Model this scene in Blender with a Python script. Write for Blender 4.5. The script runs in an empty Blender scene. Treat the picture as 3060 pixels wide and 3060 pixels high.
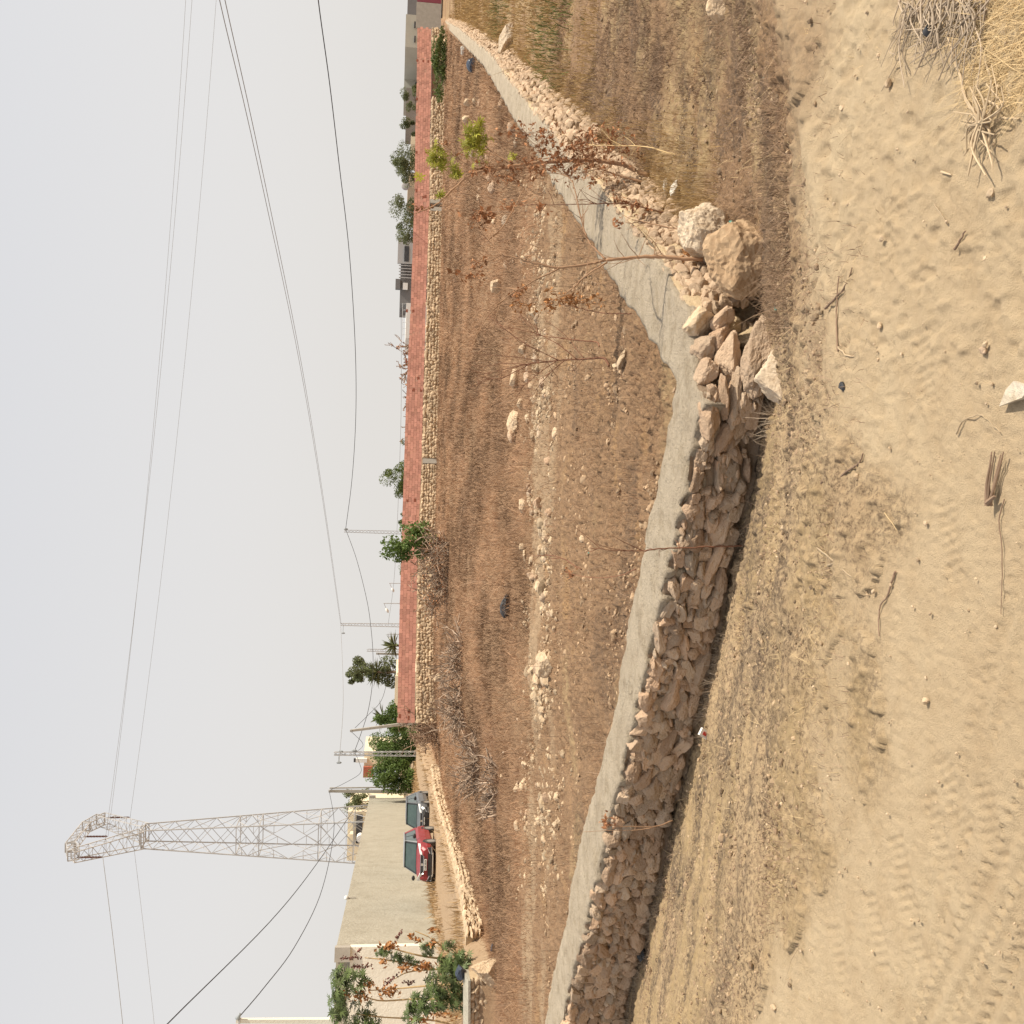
import bpy, math, random
import numpy as np
from math import radians as R, sin, cos, pi
from mathutils import Matrix, Vector

# ------------------------------------------------------------------ camera, sky, sun, exposure
sc = bpy.context.scene
COL = sc.collection
F = 2950.0                       # focal length in pixels of the 3060 px photograph
EYE = np.array([0.0, 0.0, 1.6])
PITCH, ROLL = R(6.77), R(1.7)
fwd = np.array([0, cos(PITCH), -sin(PITCH)])
r0 = np.array([1.0, 0, 0]); u0 = np.array([0, sin(PITCH), cos(PITCH)])
rc = cos(ROLL) * r0 + sin(ROLL) * u0
uc = cos(ROLL) * u0 - sin(ROLL) * r0
cam = bpy.data.cameras.new('camera'); camo = bpy.data.objects.new('camera', cam); COL.objects.link(camo)
cam.sensor_width = 36; cam.lens = F / 3060 * 36; cam.clip_start = 0.05; cam.clip_end = 6000
M = Matrix.Identity(4)           # the phone was held on its side: picture-up is the world's right
for i in range(3):
    M[i][0] = -uc[i]; M[i][1] = rc[i]; M[i][2] = -fwd[i]; M[i][3] = EYE[i]
camo.matrix_world = M
sc.camera = camo

SUN_EL = R(47); SUN_AZ = math.atan2(-0.15, 1.0)      # sun to the right, a little behind the camera
sdir = Vector((cos(SUN_EL) * cos(SUN_AZ), cos(SUN_EL) * sin(SUN_AZ), sin(SUN_EL)))
W = bpy.data.worlds.new('World'); sc.world = W; W.use_nodes = True
nt = W.node_tree; nt.nodes.clear()
sky = nt.nodes.new('ShaderNodeTexSky'); sky.sky_type = 'NISHITA'; sky.sun_disc = False
sky.sun_elevation = SUN_EL; sky.sun_rotation = pi / 2 - SUN_AZ
sky.air_density = 1.0; sky.dust_density = 6.0; sky.ozone_density = 1.0
hs = nt.nodes.new('ShaderNodeHueSaturation'); hs.inputs['Saturation'].default_value = 0.10
nt.links.new(sky.outputs[0], hs.inputs['Color'])
mx = nt.nodes.new('ShaderNodeMix'); mx.data_type = 'RGBA'; mx.inputs[0].default_value = 0.82
nt.links.new(hs.outputs[0], mx.inputs[6])                     # dust-laden white sky: warm near the horizon, cooler overhead
tc = nt.nodes.new('ShaderNodeTexCoord'); sx = nt.nodes.new('ShaderNodeSeparateXYZ'); nt.links.new(tc.outputs['Generated'], sx.inputs[0])
mr = nt.nodes.new('ShaderNodeMapRange'); mr.inputs[1].default_value = 0.0; mr.inputs[2].default_value = 0.42; nt.links.new(sx.outputs['Z'], mr.inputs[0])
hz_ = nt.nodes.new('ShaderNodeMix'); hz_.data_type = 'RGBA'; nt.links.new(mr.outputs[0], hz_.inputs[0])
hz_.inputs[6].default_value = (8.15, 7.85, 7.45, 1); hz_.inputs[7].default_value = (6.85, 6.95, 7.3, 1)
nt.links.new(hz_.outputs[2], mx.inputs[7])
bg = nt.nodes.new('ShaderNodeBackground'); bg.inputs[1].default_value = 0.10
nt.links.new(mx.outputs[2], bg.inputs[0])
wo = nt.nodes.new('ShaderNodeOutputWorld'); nt.links.new(bg.outputs[0], wo.inputs[0])
sun = bpy.data.lights.new('sun', 'SUN'); sun.energy = 5.0; sun.angle = R(0.8); sun.color = (1.0, 0.91, 0.76)
suno = bpy.data.objects.new('sun', sun); COL.objects.link(suno)
suno.rotation_euler = sdir.to_track_quat('Z', 'Y').to_euler(); suno.location = (30, 5, 40)
sc.view_settings.view_transform = 'Standard'; sc.view_settings.look = 'None'
sc.view_settings.exposure = 0.2; sc.view_settings.gamma = 1.0
sc.render.engine = 'CYCLES'
sc.cycles.max_bounces = 5; sc.cycles.diffuse_bounces = 3; sc.cycles.transparent_max_bounces = 4

rng = np.random.default_rng(7); random.seed(7)

# ------------------------------------------------------------------ pixel rays (3060 px frame)
def ray(x, y):
    return fwd + (1530 - y) / F * rc - (x - 1530) / F * uc
def atY(x, y, Y):
    d = ray(x, y); return EYE + d * (Y / d[1])
def onplane(x, y, a, b):
    d = ray(x, y); t = (a - EYE[2]) / (d[2] - b * d[1]); return EYE + d * t
K = 3060 / 1932.0
def pY(x, y, Y): return atY(x * K, y * K, Y)
def onground(x, y, lo=2.0, hi=130.0):
    d = ray(x, y); d = d / d[1]
    ys = np.geomspace(lo, hi, 1500)
    P = EYE[None] + d[None] * ys[:, None]
    dz = P[:, 2] - gz(P[:, 0], P[:, 1])
    k = int(np.argmax(dz <= 0)) if (dz <= 0).any() else len(ys) - 1
    p = P[k].copy(); p[2] = float(gz(p[0], p[1])); return p
def gd(x, y): return onground(x * K, y * K)

# ------------------------------------------------------------------ noise
def _h(ix, iy, iz, s):
    n = (ix.astype(np.int64) * 374761393 + iy.astype(np.int64) * 668265263 + iz.astype(np.int64) * 2147483647 + s * 974711) & 0xffffffff
    n = ((n ^ (n >> 13)) * 1274126177) & 0xffffffff
    n = ((n ^ (n >> 16)) * 2246822519) & 0xffffffff
    return ((n ^ (n >> 15)) & 0xffffff) / float(0xffffff)
def noise2(x, y, s=0):
    x = np.asarray(x, float); y = np.asarray(y, float)
    ix = np.floor(x); iy = np.floor(y); fx = x - ix; fy = y - iy
    fx = fx * fx * (3 - 2 * fx); fy = fy * fy * (3 - 2 * fy); z = np.zeros_like(ix)
    a = _h(ix, iy, z, s); b = _h(ix + 1, iy, z, s); c = _h(ix, iy + 1, z, s); d = _h(ix + 1, iy + 1, z, s)
    return (a + (b - a) * fx) * (1 - fy) + (c + (d - c) * fx) * fy
def noise3(P, s=0):
    i = np.floor(P); f = P - i; f = f * f * (3 - 2 * f)
    out = 0
    for dx in (0, 1):
        for dy in (0, 1):
            for dz in (0, 1):
                w = (f[:, 0] if dx else 1 - f[:, 0]) * (f[:, 1] if dy else 1 - f[:, 1]) * (f[:, 2] if dz else 1 - f[:, 2])
                out = out + w * _h(i[:, 0] + dx, i[:, 1] + dy, i[:, 2] + dz, s)
    return out
def fbm2(x, y, s=0, o=4):
    v = 0; a = 1; t = 0
    for k in range(o):
        v = v + a * noise2(x * 2 ** k, y * 2 ** k, s + k); t += a; a *= .5
    return v / t
def sstep(a, b, x):
    t = np.clip((x - a) / (b - a), 0, 1); return t * t * (3 - 2 * t)

# ------------------------------------------------------------------ mesh builder
class MB:
    def __init__(s): s.V = []; s.F = []; s.Rn = []; s.n = 0
    def add(s, V, *Fs, r=None):
        V = np.asarray(V, float)
        for f in Fs:
            f = np.asarray(f, np.int64)
            if len(f): s.F.append(f + s.n)
        s.V.append(V)
        if r is None: r = float(rng.random())
        s.Rn.append(np.full(len(V), r) if np.isscalar(r) else np.asarray(r, float))
        s.n += len(V)
    def mesh(s, name, origin=(0, 0, 0), smooth=False):
        me = bpy.data.meshes.new(name)
        V = np.concatenate(s.V) - np.asarray(origin, float)
        me.vertices.add(len(V)); me.vertices.foreach_set('co', V.astype(np.float32).ravel())
        li = np.concatenate([f.ravel() for f in s.F]); tot = np.concatenate([np.full(len(f), f.shape[1]) for f in s.F])
        st = np.concatenate([[0], np.cumsum(tot)[:-1]])
        me.loops.add(len(li)); me.loops.foreach_set('vertex_index', li.astype(np.int32))
        me.polygons.add(len(tot)); me.polygons.foreach_set('loop_start', st.astype(np.int32))
        me.polygons.foreach_set('loop_total', tot.astype(np.int32))
        me.polygons.foreach_set('use_smooth', np.full(len(tot), bool(smooth)))
        me.update(calc_edges=True); me.validate()
        a = me.attributes.new('rnd', 'FLOAT', 'POINT')
        rr = np.concatenate(s.Rn).astype(np.float32)
        if len(rr) == len(me.vertices): a.data.foreach_set('value', rr)
        return me
    def build(s, name, mat, parent=None, origin=None, smooth=False):
        if origin is None: origin = tuple(parent.matrix_world_loc) if False else (PLOC[parent.name] if parent is not None else (0, 0, 0))
        me = s.mesh(name, origin, smooth); me.materials.append(mat)
        o = bpy.data.objects.new(name, me); COL.objects.link(o)
        if parent is not None: o.parent = parent
        else: o.location = origin
        PLOC[o.name] = tuple(origin)
        return o
PLOC = {}
def thing(name, label, cat, loc, group=None):
    o = bpy.data.objects.new(name, None); COL.objects.link(o); o.location = tuple(loc); o.empty_display_size = .2
    PLOC[o.name] = tuple(loc); o['label'] = label; o['category'] = cat
    if group: o['group'] = group
    return o
def tag(o, label, cat, group=None):
    o['label'] = label; o['category'] = cat
    if group: o['group'] = group
    return o
def struct(o): o['kind'] = 'structure'; return o
def stuff(o, label, cat): o['kind'] = 'stuff'; o['label'] = label; o['category'] = cat; return o

BOXF = np.array([[0, 3, 2, 1], [4, 5, 6, 7], [0, 1, 5, 4], [1, 2, 6, 5], [2, 3, 7, 6], [3, 0, 4, 7]])
def box(mb, c, s, rz=0, r=None, jit=0, ax=None):
    V = np.array([[-1, -1, -1], [1, -1, -1], [1, 1, -1], [-1, 1, -1], [-1, -1, 1], [1, -1, 1], [1, 1, 1], [-1, 1, 1]], float) * .5 * np.asarray(s)
    if jit: V = V + rng.normal(0, jit, V.shape)
    if ax is not None: V = V @ np.asarray(ax)
    elif rz: V = V @ np.array([[cos(rz), sin(rz), 0], [-sin(rz), cos(rz), 0], [0, 0, 1]])
    mb.add(V + np.asarray(c), BOXF, r=r)
def hexa(mb, b4, t4, r=None):       # box from 4 bottom + 4 top points
    mb.add(np.vstack([b4, t4]), BOXF, r=r)
def tube(mb, pts, rad, n=5, r=None, cap=True):
    P = np.asarray(pts, float); m = len(P)
    rad = np.full(m, rad) if np.isscalar(rad) else np.asarray(rad, float)
    T = np.gradient(P, axis=0); T /= np.linalg.norm(T, axis=1)[:, None] + 1e-12
    ref = np.where(np.abs(T[:, 2:3]) > .85, np.array([[1., 0, 0]]), np.array([[0, 0, 1.]]))
    A = np.cross(T, ref); A /= np.linalg.norm(A, axis=1)[:, None]; B = np.cross(T, A)
    th = np.arange(n) * 2 * pi / n
    V = P[:, None] + rad[:, None, None] * (np.cos(th)[None, :, None] * A[:, None] + np.sin(th)[None, :, None] * B[:, None])
    V = V.reshape(-1, 3)
    i = np.arange(m - 1)[:, None] * n; j = np.arange(n)[None]; j2 = (j + 1) % n
    Fq = np.stack([i + j, i + j2, i + n + j2, i + n + j], -1).reshape(-1, 4)
    fs = [Fq]
    if cap:
        fs += [np.arange(n)[None, ::-1], (np.arange(n) + (m - 1) * n)[None]]
    mb.add(V, *fs, r=r)
def smoothline(pts, k=4):
    P = np.asarray(pts, float)
    if len(P) < 3: return P
    Q = np.vstack([2 * P[0] - P[1], P, 2 * P[-1] - P[-2]]); out = []
    for i in range(1, len(Q) - 2):
        for t in np.arange(k) / k:
            a, b, c, d = Q[i - 1], Q[i], Q[i + 1], Q[i + 2]
            out.append(.5 * ((2 * b) + (c - a) * t + (2 * a - 5 * b + 4 * c - d) * t * t + (3 * b - a - 3 * c + d) * t ** 3))
    out.append(P[-1]); return np.array(out)
def resample(P, step=None, n=None):
    P = np.asarray(P, float); L = np.concatenate([[0], np.cumsum(np.linalg.norm(np.diff(P, axis=0), axis=1))])
    if n is None: n = max(2, int(L[-1] / step) + 1)
    s = np.linspace(0, L[-1], n)
    return np.stack([np.interp(s, L, P[:, k]) for k in range(P.shape[1])], 1)
# icospheres and rock shapes
def _ico(sub):
    t = (1 + 5 ** .5) / 2
    V = [(-1, t, 0), (1, t, 0), (-1, -t, 0), (1, -t, 0), (0, -1, t), (0, 1, t), (0, -1, -t), (0, 1, -t), (t, 0, -1), (t, 0, 1), (-t, 0, -1), (-t, 0, 1)]
    Fc = [(0, 11, 5), (0, 5, 1), (0, 1, 7), (0, 7, 10), (0, 10, 11), (1, 5, 9), (5, 11, 4), (11, 10, 2), (10, 7, 6), (7, 1, 8), (3, 9, 4), (3, 4, 2), (3, 2, 6), (3, 6, 8), (3, 8, 9), (4, 9, 5), (2, 4, 11), (6, 2, 10), (8, 6, 7), (9, 8, 1)]
    V = [np.array(v) / np.linalg.norm(v) for v in V]
    for _ in range(sub):
        mid = {}; nf = []
        def m(a, b):
            k = (min(a, b), max(a, b))
            if k not in mid:
                p = V[a] + V[b]; V.append(p / np.linalg.norm(p)); mid[k] = len(V) - 1
            return mid[k]
        for a, b, c in Fc:
            ab, bc, ca = m(a, b), m(b, c), m(c, a); nf += [(a, ab, ca), (b, bc, ab), (c, ca, bc), (ab, bc, ca)]
        Fc = nf
    return np.array(V), np.array(Fc)
ICO = {k: _ico(k) for k in range(5)}
_rockcache = {}
def rockshape(sub, k):
    key = (sub, k)
    if key not in _rockcache:
        g = np.random.default_rng(1000 + k); d, f = ICO[sub]
        n = g.normal(size=(13, 3)); h = g.uniform(.62, .98, 13)
        if k >= 100:
            pass
        if k >= 200:
            h = g.uniform(.80, .97, 13)
        elif k >= 100:
            n[:6] = np.vstack([np.eye(3), -np.eye(3)]) + g.normal(0, .16, (6, 3)); h[:6] = g.uniform(.56, .76, 6); h[6:] = g.uniform(.80, 1.0, 7)
        n /= np.linalg.norm(n, axis=1)[:, None]
        q = d @ n.T
        rr = np.minimum((h[None] / np.maximum(q, .12)).min(1), 1.12)
        nz = (noise3(d * 2.3 + k * 7, k) - .5) * .16 + (noise3(d * 6 + k * 3, k + 5) - .5) * .10
        if sub >= 3: nz = nz + (noise3(d * 15 + k, k + 9) - .5) * .08
        _rockcache[key] = d * (rr * (1 + nz))[:, None]
    return _rockcache[key], ICO[sub][1]
def rotm(ax, ay, az):
    cx, sx, cy, sy, cz, sz = cos(ax), sin(ax), cos(ay), sin(ay), cos(az), sin(az)
    return (np.array([[cz, -sz, 0], [sz, cz, 0], [0, 0, 1]]) @ np.array([[cy, 0, sy], [0, 1, 0], [-sy, 0, cy]]) @ np.array([[1, 0, 0], [0, cx, -sx], [0, sx, cx]]))
def rock(mb, c, size, sub=2, rot=None, k=None, r=None):
    if k is None: k = int(rng.integers(0, 36))
    V, f = rockshape(sub, k)
    if rot is None: rot = rotm(rng.normal(0, .2), rng.normal(0, .2), rng.uniform(0, 6.28))
    mb.add((V * np.asarray(size)) @ np.asarray(rot).T + np.asarray(c), f, r=r)

# ------------------------------------------------------------------ materials
def newmat(name):
    m = bpy.data.materials.new(name); m.use_nodes = True; t = m.node_tree; t.nodes.clear()
    o = t.nodes.new('ShaderNodeOutputMaterial'); b = t.nodes.new('ShaderNodeBsdfPrincipled')
    t.links.new(b.outputs[0], o.inputs[0]); return m, t, b, o
def N(t, ty, **kw):
    n = t.nodes.new(ty)
    for k, v in kw.items(): setattr(n, k, v)
    return n
def lk(t, a, b): t.links.new(a, b)
def mixc(t, f, a, b, mode='MIX'):
    n = t.nodes.new('ShaderNodeMix'); n.data_type = 'RGBA'; n.blend_type = mode
    for s, v in ((0, f), (6, a), (7, b)):
        if isinstance(v, (int, float)): n.inputs[s].default_value = v
        elif isinstance(v, tuple): n.inputs[s].default_value = v if len(v) == 4 else (*v, 1)
        else: t.links.new(v, n.inputs[s])
    return n.outputs[2]
def mathn(t, op, a, b=None, c=None, clamp=False):
    n = t.nodes.new('ShaderNodeMath'); n.operation = op; n.use_clamp = clamp
    for i, v in enumerate((a, b, c)):
        if v is None: continue
        if isinstance(v, (int, float)): n.inputs[i].default_value = v
        else: t.links.new(v, n.inputs[i])
    return n.outputs[0]
def noisen(t, scale, detail=5, rough=.6, vec=None):
    n = t.nodes.new('ShaderNodeTexNoise'); n.inputs['Scale'].default_value = scale; n.inputs['Detail'].default_value = detail; n.inputs['Roughness'].default_value = rough
    if vec is not None: t.links.new(vec, n.inputs['Vector'])
    return n.outputs[0]
def ramp(t, f, a, b):
    n = t.nodes.new('ShaderNodeMapRange'); n.inputs[1].default_value = a; n.inputs[2].default_value = b; t.links.new(f, n.inputs[0]); return n.outputs[0]
def attr(t, name):
    n = t.nodes.new('ShaderNodeAttribute'); n.attribute_name = name; return n.outputs['Fac']
def geov(t):
    return t.nodes.new('ShaderNodeNewGeometry').outputs['Position']
def addbump(t, b, h, strength, dist):
    n = t.nodes.new('ShaderNodeBump'); n.inputs['Strength'].default_value = strength; n.inputs['Distance'].default_value = dist
    t.links.new(h, n.inputs['Height']); t.links.new(n.outputs[0], b.inputs['Normal'])
def mat(name, c1, c2=None, scale=6, rough=.9, rnd=.5, bump=0, bscale=40, bdist=.01, metal=0, spec=.3, trans=0, c3=None, hue=None):
    m, t, b, o = newmat(name)
    c2 = c2 or c1
    v = geov(t)
    f = ramp(t, noisen(t, scale, 6, .65, v), .32, .68)
    c = mixc(t, f, c1, c2)
    if c3: c = mixc(t, ramp(t, noisen(t, scale * 2.7, 4, .6, v), .5, .75), c, c3)
    if hue:
        rr_ = N(t, 'ShaderNodeMath', operation='FRACT'); lk(t, mathn(t, 'MULTIPLY', attr(t, 'rnd'), 7.3), rr_.inputs[0]); c = mixc(t, .5, c, mixc(t, rr_.outputs[0], hue[0], hue[1]))
    if rnd:
        rv = attr(t, 'rnd'); k = mathn(t, 'MULTIPLY_ADD', rv, 2 * rnd, 1 - rnd)
        cb = t.nodes.new('ShaderNodeCombineColor')
        for i in range(3): t.links.new(k, cb.inputs[i])
        c = mixc(t, 1.0, c, cb.outputs[0], 'MULTIPLY')
    lk(t, c, b.inputs['Base Color'])
    b.inputs['Roughness'].default_value = rough; b.inputs['Metallic'].default_value = metal
    b.inputs['Specular IOR Level'].default_value = spec
    if bump: addbump(t, b, noisen(t, bscale, 6, .7, v), bump, bdist)
    if trans:
        tr = t.nodes.new('ShaderNodeBsdfTranslucent'); lk(t, c, tr.inputs[0])
        ms = t.nodes.new('ShaderNodeMixShader'); ms.inputs[0].default_value = trans
        lk(t, b.outputs[0], ms.inputs[1]); lk(t, tr.outputs[0], ms.inputs[2]); lk(t, ms.outputs[0], o.inputs[0])
    return m

M_stone = mat('rubble_stone', (.41, .275, .175), (.53, .395, .27), 7, rnd=.30, bump=1, bscale=45, bdist=.02, c3=(.36, .26, .18), hue=((.48, .30, .185), (.43, .35, .26)))
M_stone_pale = mat('limestone', (.46, .335, .215), (.55, .425, .29), 8, rnd=.24, bump=.6, bscale=50, bdist=.012, c3=(.36, .25, .14))
M_rubble = mat('dusty_rubble', (.40, .28, .185), (.49, .365, .25), 7, rnd=.26, bump=.8, bscale=50, bdist=.015, c3=(.33, .23, .14))
M_boulder = mat('sandstone_boulder', (.38, .255, .15), (.44, .31, .19), 5, rnd=0, bump=.7, bscale=60, bdist=.008, c3=(.31, .195, .11))
M_boulder_pale = mat('pale_boulder', (.54, .42, .295), (.61, .50, .37), 6, rnd=0, bump=.8, bscale=60, bdist=.01, c3=(.43, .31, .20))
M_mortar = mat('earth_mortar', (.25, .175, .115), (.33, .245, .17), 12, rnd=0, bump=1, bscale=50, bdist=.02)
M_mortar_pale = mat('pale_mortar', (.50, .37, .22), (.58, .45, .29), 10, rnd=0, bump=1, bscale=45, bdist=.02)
M_cap = mat('cement_cap', (.42, .36, .27), (.48, .42, .325), 3, rnd=0, bump=1, bscale=55, bdist=.016, c3=(.35, .29, .205))
def capmat():
    m, t, b, o = newmat('cement_cap'); v = geov(t)
    c = mixc(t, ramp(t, noisen(t, 2.2, 6, .7, v), .32, .68), (.42, .345, .255), (.50, .42, .315))
    c = mixc(t, mathn(t, 'MULTIPLY', ramp(t, noisen(t, 5, 6, .75, v), .46, .66), .85), c, (.32, .255, .175))
    c = mixc(t, mathn(t, 'MULTIPLY', ramp(t, noisen(t, 14, 6, .75, v), .56, .68), .6), c, (.54, .45, .33))
    vo = t.nodes.new('ShaderNodeTexVoronoi'); vo.feature = 'DISTANCE_TO_EDGE'; vo.inputs['Scale'].default_value = 1.1
    wv = t.nodes.new('ShaderNodeVectorMath'); wv.operation = 'ADD'; nn = t.nodes.new('ShaderNodeTexNoise'); nn.inputs['Scale'].default_value = 4; lk(t, v, nn.inputs['Vector']); lk(t, v, wv.inputs[0]); lk(t, nn.outputs['Color'], wv.inputs[1]); lk(t, wv.outputs[0], vo.inputs['Vector'])
    crack = mathn(t, 'MULTIPLY', ramp(t, vo.outputs['Distance'], .010, .002), ramp(t, noisen(t, 1.3, 3, .6, v), .45, .55))
    c = mixc(t, mathn(t, 'MULTIPLY', crack, .2), c, (.12, .095, .07))
    pit = ramp(t, noisen(t, 48, 5, .8, v), .60, .70)
    c = mixc(t, mathn(t, 'MULTIPLY', pit, .6), c, (.20, .16, .115))
    lk(t, c, b.inputs['Base Color']); b.inputs['Roughness'].default_value = .95; b.inputs['Specular IOR Level'].default_value = .15
    h = mathn(t, 'SUBTRACT', mathn(t, 'SUBTRACT', mathn(t, 'ADD', noisen(t, 55, 6, .75, v), noisen(t, 14, 4, .7, v)), mathn(t, 'MULTIPLY', pit, .6)), mathn(t, 'MULTIPLY', crack, .3))
    addbump(t, b, h, 1, .024); return m
M_cap = capmat()
M_plaster = mat('rough_cement_render', (.36, .33, .26), (.415, .385, .31), .5, rnd=0, bump=1, bscale=5, bdist=.06, c3=(.32, .29, .225))
M_plaster2 = mat('pale_sunlit_render', (.72, .67, .56), (.79, .745, .64), .8, rnd=0, bump=.6, bscale=9, bdist=.04)  # pale pole colour; on the front wall its paleness paints in sunlight
M_brick = mat('hollow_clay_brick', (.45, .215, .16), (.50, .25, .19), 1.2, rnd=.2, bump=.5, bscale=60, bdist=.008, c3=(.46, .24, .17))
M_brickmortar = mat('brick_mortar', (.38, .20, .145), (.44, .255, .19), 4, rnd=0, bump=.4)
M_brickdark = mat('brick_hollow_shade', (.20, .06, .035), (.23, .075, .045), 4, rnd=0)
M_conc = mat('concrete_pole', (.33, .30, .255), (.41, .375, .32), 3, rnd=.05, bump=.3)
M_steel = mat('galvanised_steel', (.40, .39, .38), (.50, .485, .47), 2, rough=.6, rnd=.2, metal=.2)
M_insul = mat('insulator_brown', (.10, .045, .035), (.14, .07, .055), 4, rough=.35, rnd=0)
M_glassins = mat('insulator_grey', (.25, .27, .28), (.34, .36, .37), 4, rough=.3, rnd=0)
M_wire = mat('aluminium_wire', (.24, .235, .23), (.29, .285, .28), 2, rough=.6, rnd=0)
M_cable = mat('black_cable', (.022, .02, .02), (.035, .03, .03), 5, rough=.7, rnd=0)
M_green = mat('tree_leaves', (.085, .115, .030), (.14, .17, .05), 1.5, rough=.6, rnd=.55, trans=.25)
M_green2 = mat('hedge_leaves', (.075, .125, .030), (.135, .185, .05), 1.3, rough=.5, rnd=.6, trans=.25)
M_olive = mat('grey_green_leaves', (.105, .125, .055), (.165, .18, .08), 1.5, rough=.65, rnd=.5, trans=.2)
M_castor = mat('castor_leaves', (.085, .125, .04), (.14, .175, .06), 2, rough=.5, rnd=.5, trans=.25)
M_yellowleaf = mat('yellow_green_leaves', (.30, .32, .035), (.40, .36, .06), 3, rough=.6, rnd=.35, trans=.3)
M_deadleaf = mat('dead_leaves', (.30, .135, .065), (.43, .22, .11), 4, rough=.9, rnd=.5, trans=.1)
M_seed = mat('dry_seed_heads', (.33, .15, .055), (.42, .21, .085), 4, rough=.9, rnd=.4)
M_seed_dark = mat('purple_seed_heads', (.13, .055, .045), (.19, .085, .065), 4, rough=.9, rnd=.4)
M_stem = mat('dry_stem', (.30, .17, .095), (.38, .235, .14), 8, rough=.85, rnd=.15)
M_stem_red = mat('reddish_stem', (.17, .078, .045), (.23, .11, .062), 8, rough=.85, rnd=.2)
M_stem_tan = mat('tan_stem', (.52, .36, .17), (.60, .44, .24), 5, rough=.85, rnd=.15)
M_twig = mat('dead_twigs', (.23, .15, .10), (.34, .235, .16), 4, rough=.95, rnd=.35)
M_twig_pale = mat('bleached_twigs', (.40, .30, .19), (.50, .385, .255), 8, rough=.95, rnd=.25)
M_bark = mat('bark', (.14, .10, .07), (.20, .15, .10), 8, rough=.95, rnd=.1, bump=.5)
M_grass = mat('dry_grass', (.28, .168, .096), (.36, .23, .139), .6, rough=.95, rnd=.6, trans=.15, c3=(.26, .14, .085))
M_straw = mat('pale_straw', (.55, .40, .21), (.62, .47, .27), 3, rough=.95, rnd=.35, trans=.15)
M_tuft = mat('golden_grass', (.32, .205, .085), (.42, .285, .13), 1, rough=.95, rnd=.35, trans=.2)
M_tuftgreen = mat('green_weeds', (.10, .125, .04), (.16, .16, .05), 1, rough=.9, rnd=.4, trans=.2)

# ------------------------------------------------------------------ wall lines (traced on the cap's plane)
CA, CB = -0.055, -0.0166
def capplane(pts): return np.array([onplane(x, y, CA, CB) for x, y in pts])
L_near = [(2061, 1097), (2068, 1138), (2090, 1180), (2094, 1209), (2075, 1260), (2057, 1354), (2047, 1433), (2024, 1535), (2010, 1605), (1982, 1727), (1963, 1824), (1938, 1913), (1926, 1992), (1903, 2085), (1891, 2137), (1869, 2236), (1850, 2329), (1819, 2417), (1797, 2521), (1778, 2631), (1754, 2713), (1737, 2812), (1712, 2889), (1693, 2966), (1677, 3060)]
L_far = [(2019, 1138), (2003, 1200), (1996, 1256), (1973, 1386), (1947, 1503), (1928, 1573), (1907, 1703), (1884, 1815), (1866, 1927), (1847, 2019), (1836, 2110), (1811, 2208), (1787, 2307), (1759, 2406), (1729, 2527), (1704, 2636), (1690, 2746), (1666, 2845), (1641, 2955), (1625, 3060)]
R_far = [(2019, 1138), (1988, 1092), (1952, 1030), (1910, 957), (1864, 900), (1807, 812), (1766, 724), (1703, 631), (1657, 559), (1618, 490), (1554, 388), (1520, 334), (1492, 279), (1473, 246), (1442, 194), (1409, 160), (1370, 119), (1331, 78)]
R_near = [(2061, 1097), (2061, 947), (2050, 911), (2014, 869), (1983, 817), (1942, 755), (1905, 714), (1874, 673), (1833, 621), (1791, 564), (1735, 510), (1690, 455), (1624, 362), (1587, 331), (1549, 272), (1512, 233), (1481, 181), (1448, 148), (1409, 117), (1370, 83), (1331, 62)]
LN, LF, RF, RN = map(capplane, (L_near, L_far, R_far, R_near))
def extend(P, d):
    v = P[-1] - P[-4]; v[2] = 0; v /= np.linalg.norm(v); e = P[-1] + v * d; e[2] = CA + CB * e[1]; return np.vstack([P, e])
LN = extend(LN, 7.0); LF = extend(LF, 7.0)
wx = np.concatenate([(LN[::-1, 0]), RN[1:, 0]]); wy = np.concatenate([LN[::-1, 1], RN[1:, 1]])
o_ = np.argsort(wx); wx, wy = wx[o_], wy[o_]
fx_ = np.concatenate([LF[::-1, 0], RF[1:, 0]]); fy_ = np.concatenate([LF[::-1, 1], RF[1:, 1]])
o_ = np.argsort(fx_); fx_, fy_ = fx_[o_], fy_[o_]
XC = LN[2, 0]
def Ynear(X): return np.interp(X, wx, wy) + np.where(X > wx[-1], (X - wx[-1]) * 2.0, 0)
def Yfar(X): return np.interp(X, fx_, fy_) + np.where(X > fx_[-1], (X - fx_[-1]) * 2.0, 0)
def Yroad(X): return np.minimum(3.5 + .11 * X * X, 5.0)
RETX = [(5, -10.6), (21.5, -9.9), (22.5, -9.9), (27.7, -10.9), (40, -12.9), (66, -16.8), (110, -24), (200, -40)]
def Xret(Y): return np.interp(Y, [a for a, b in RETX], [b for a, b in RETX])
def zroadleft(Y): return np.interp(Y, [15, 21, 26, 32, 200], [-.28, -.28, -.5, -.19 - .0145 * 32, -.19 - .0145 * 120])
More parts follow.
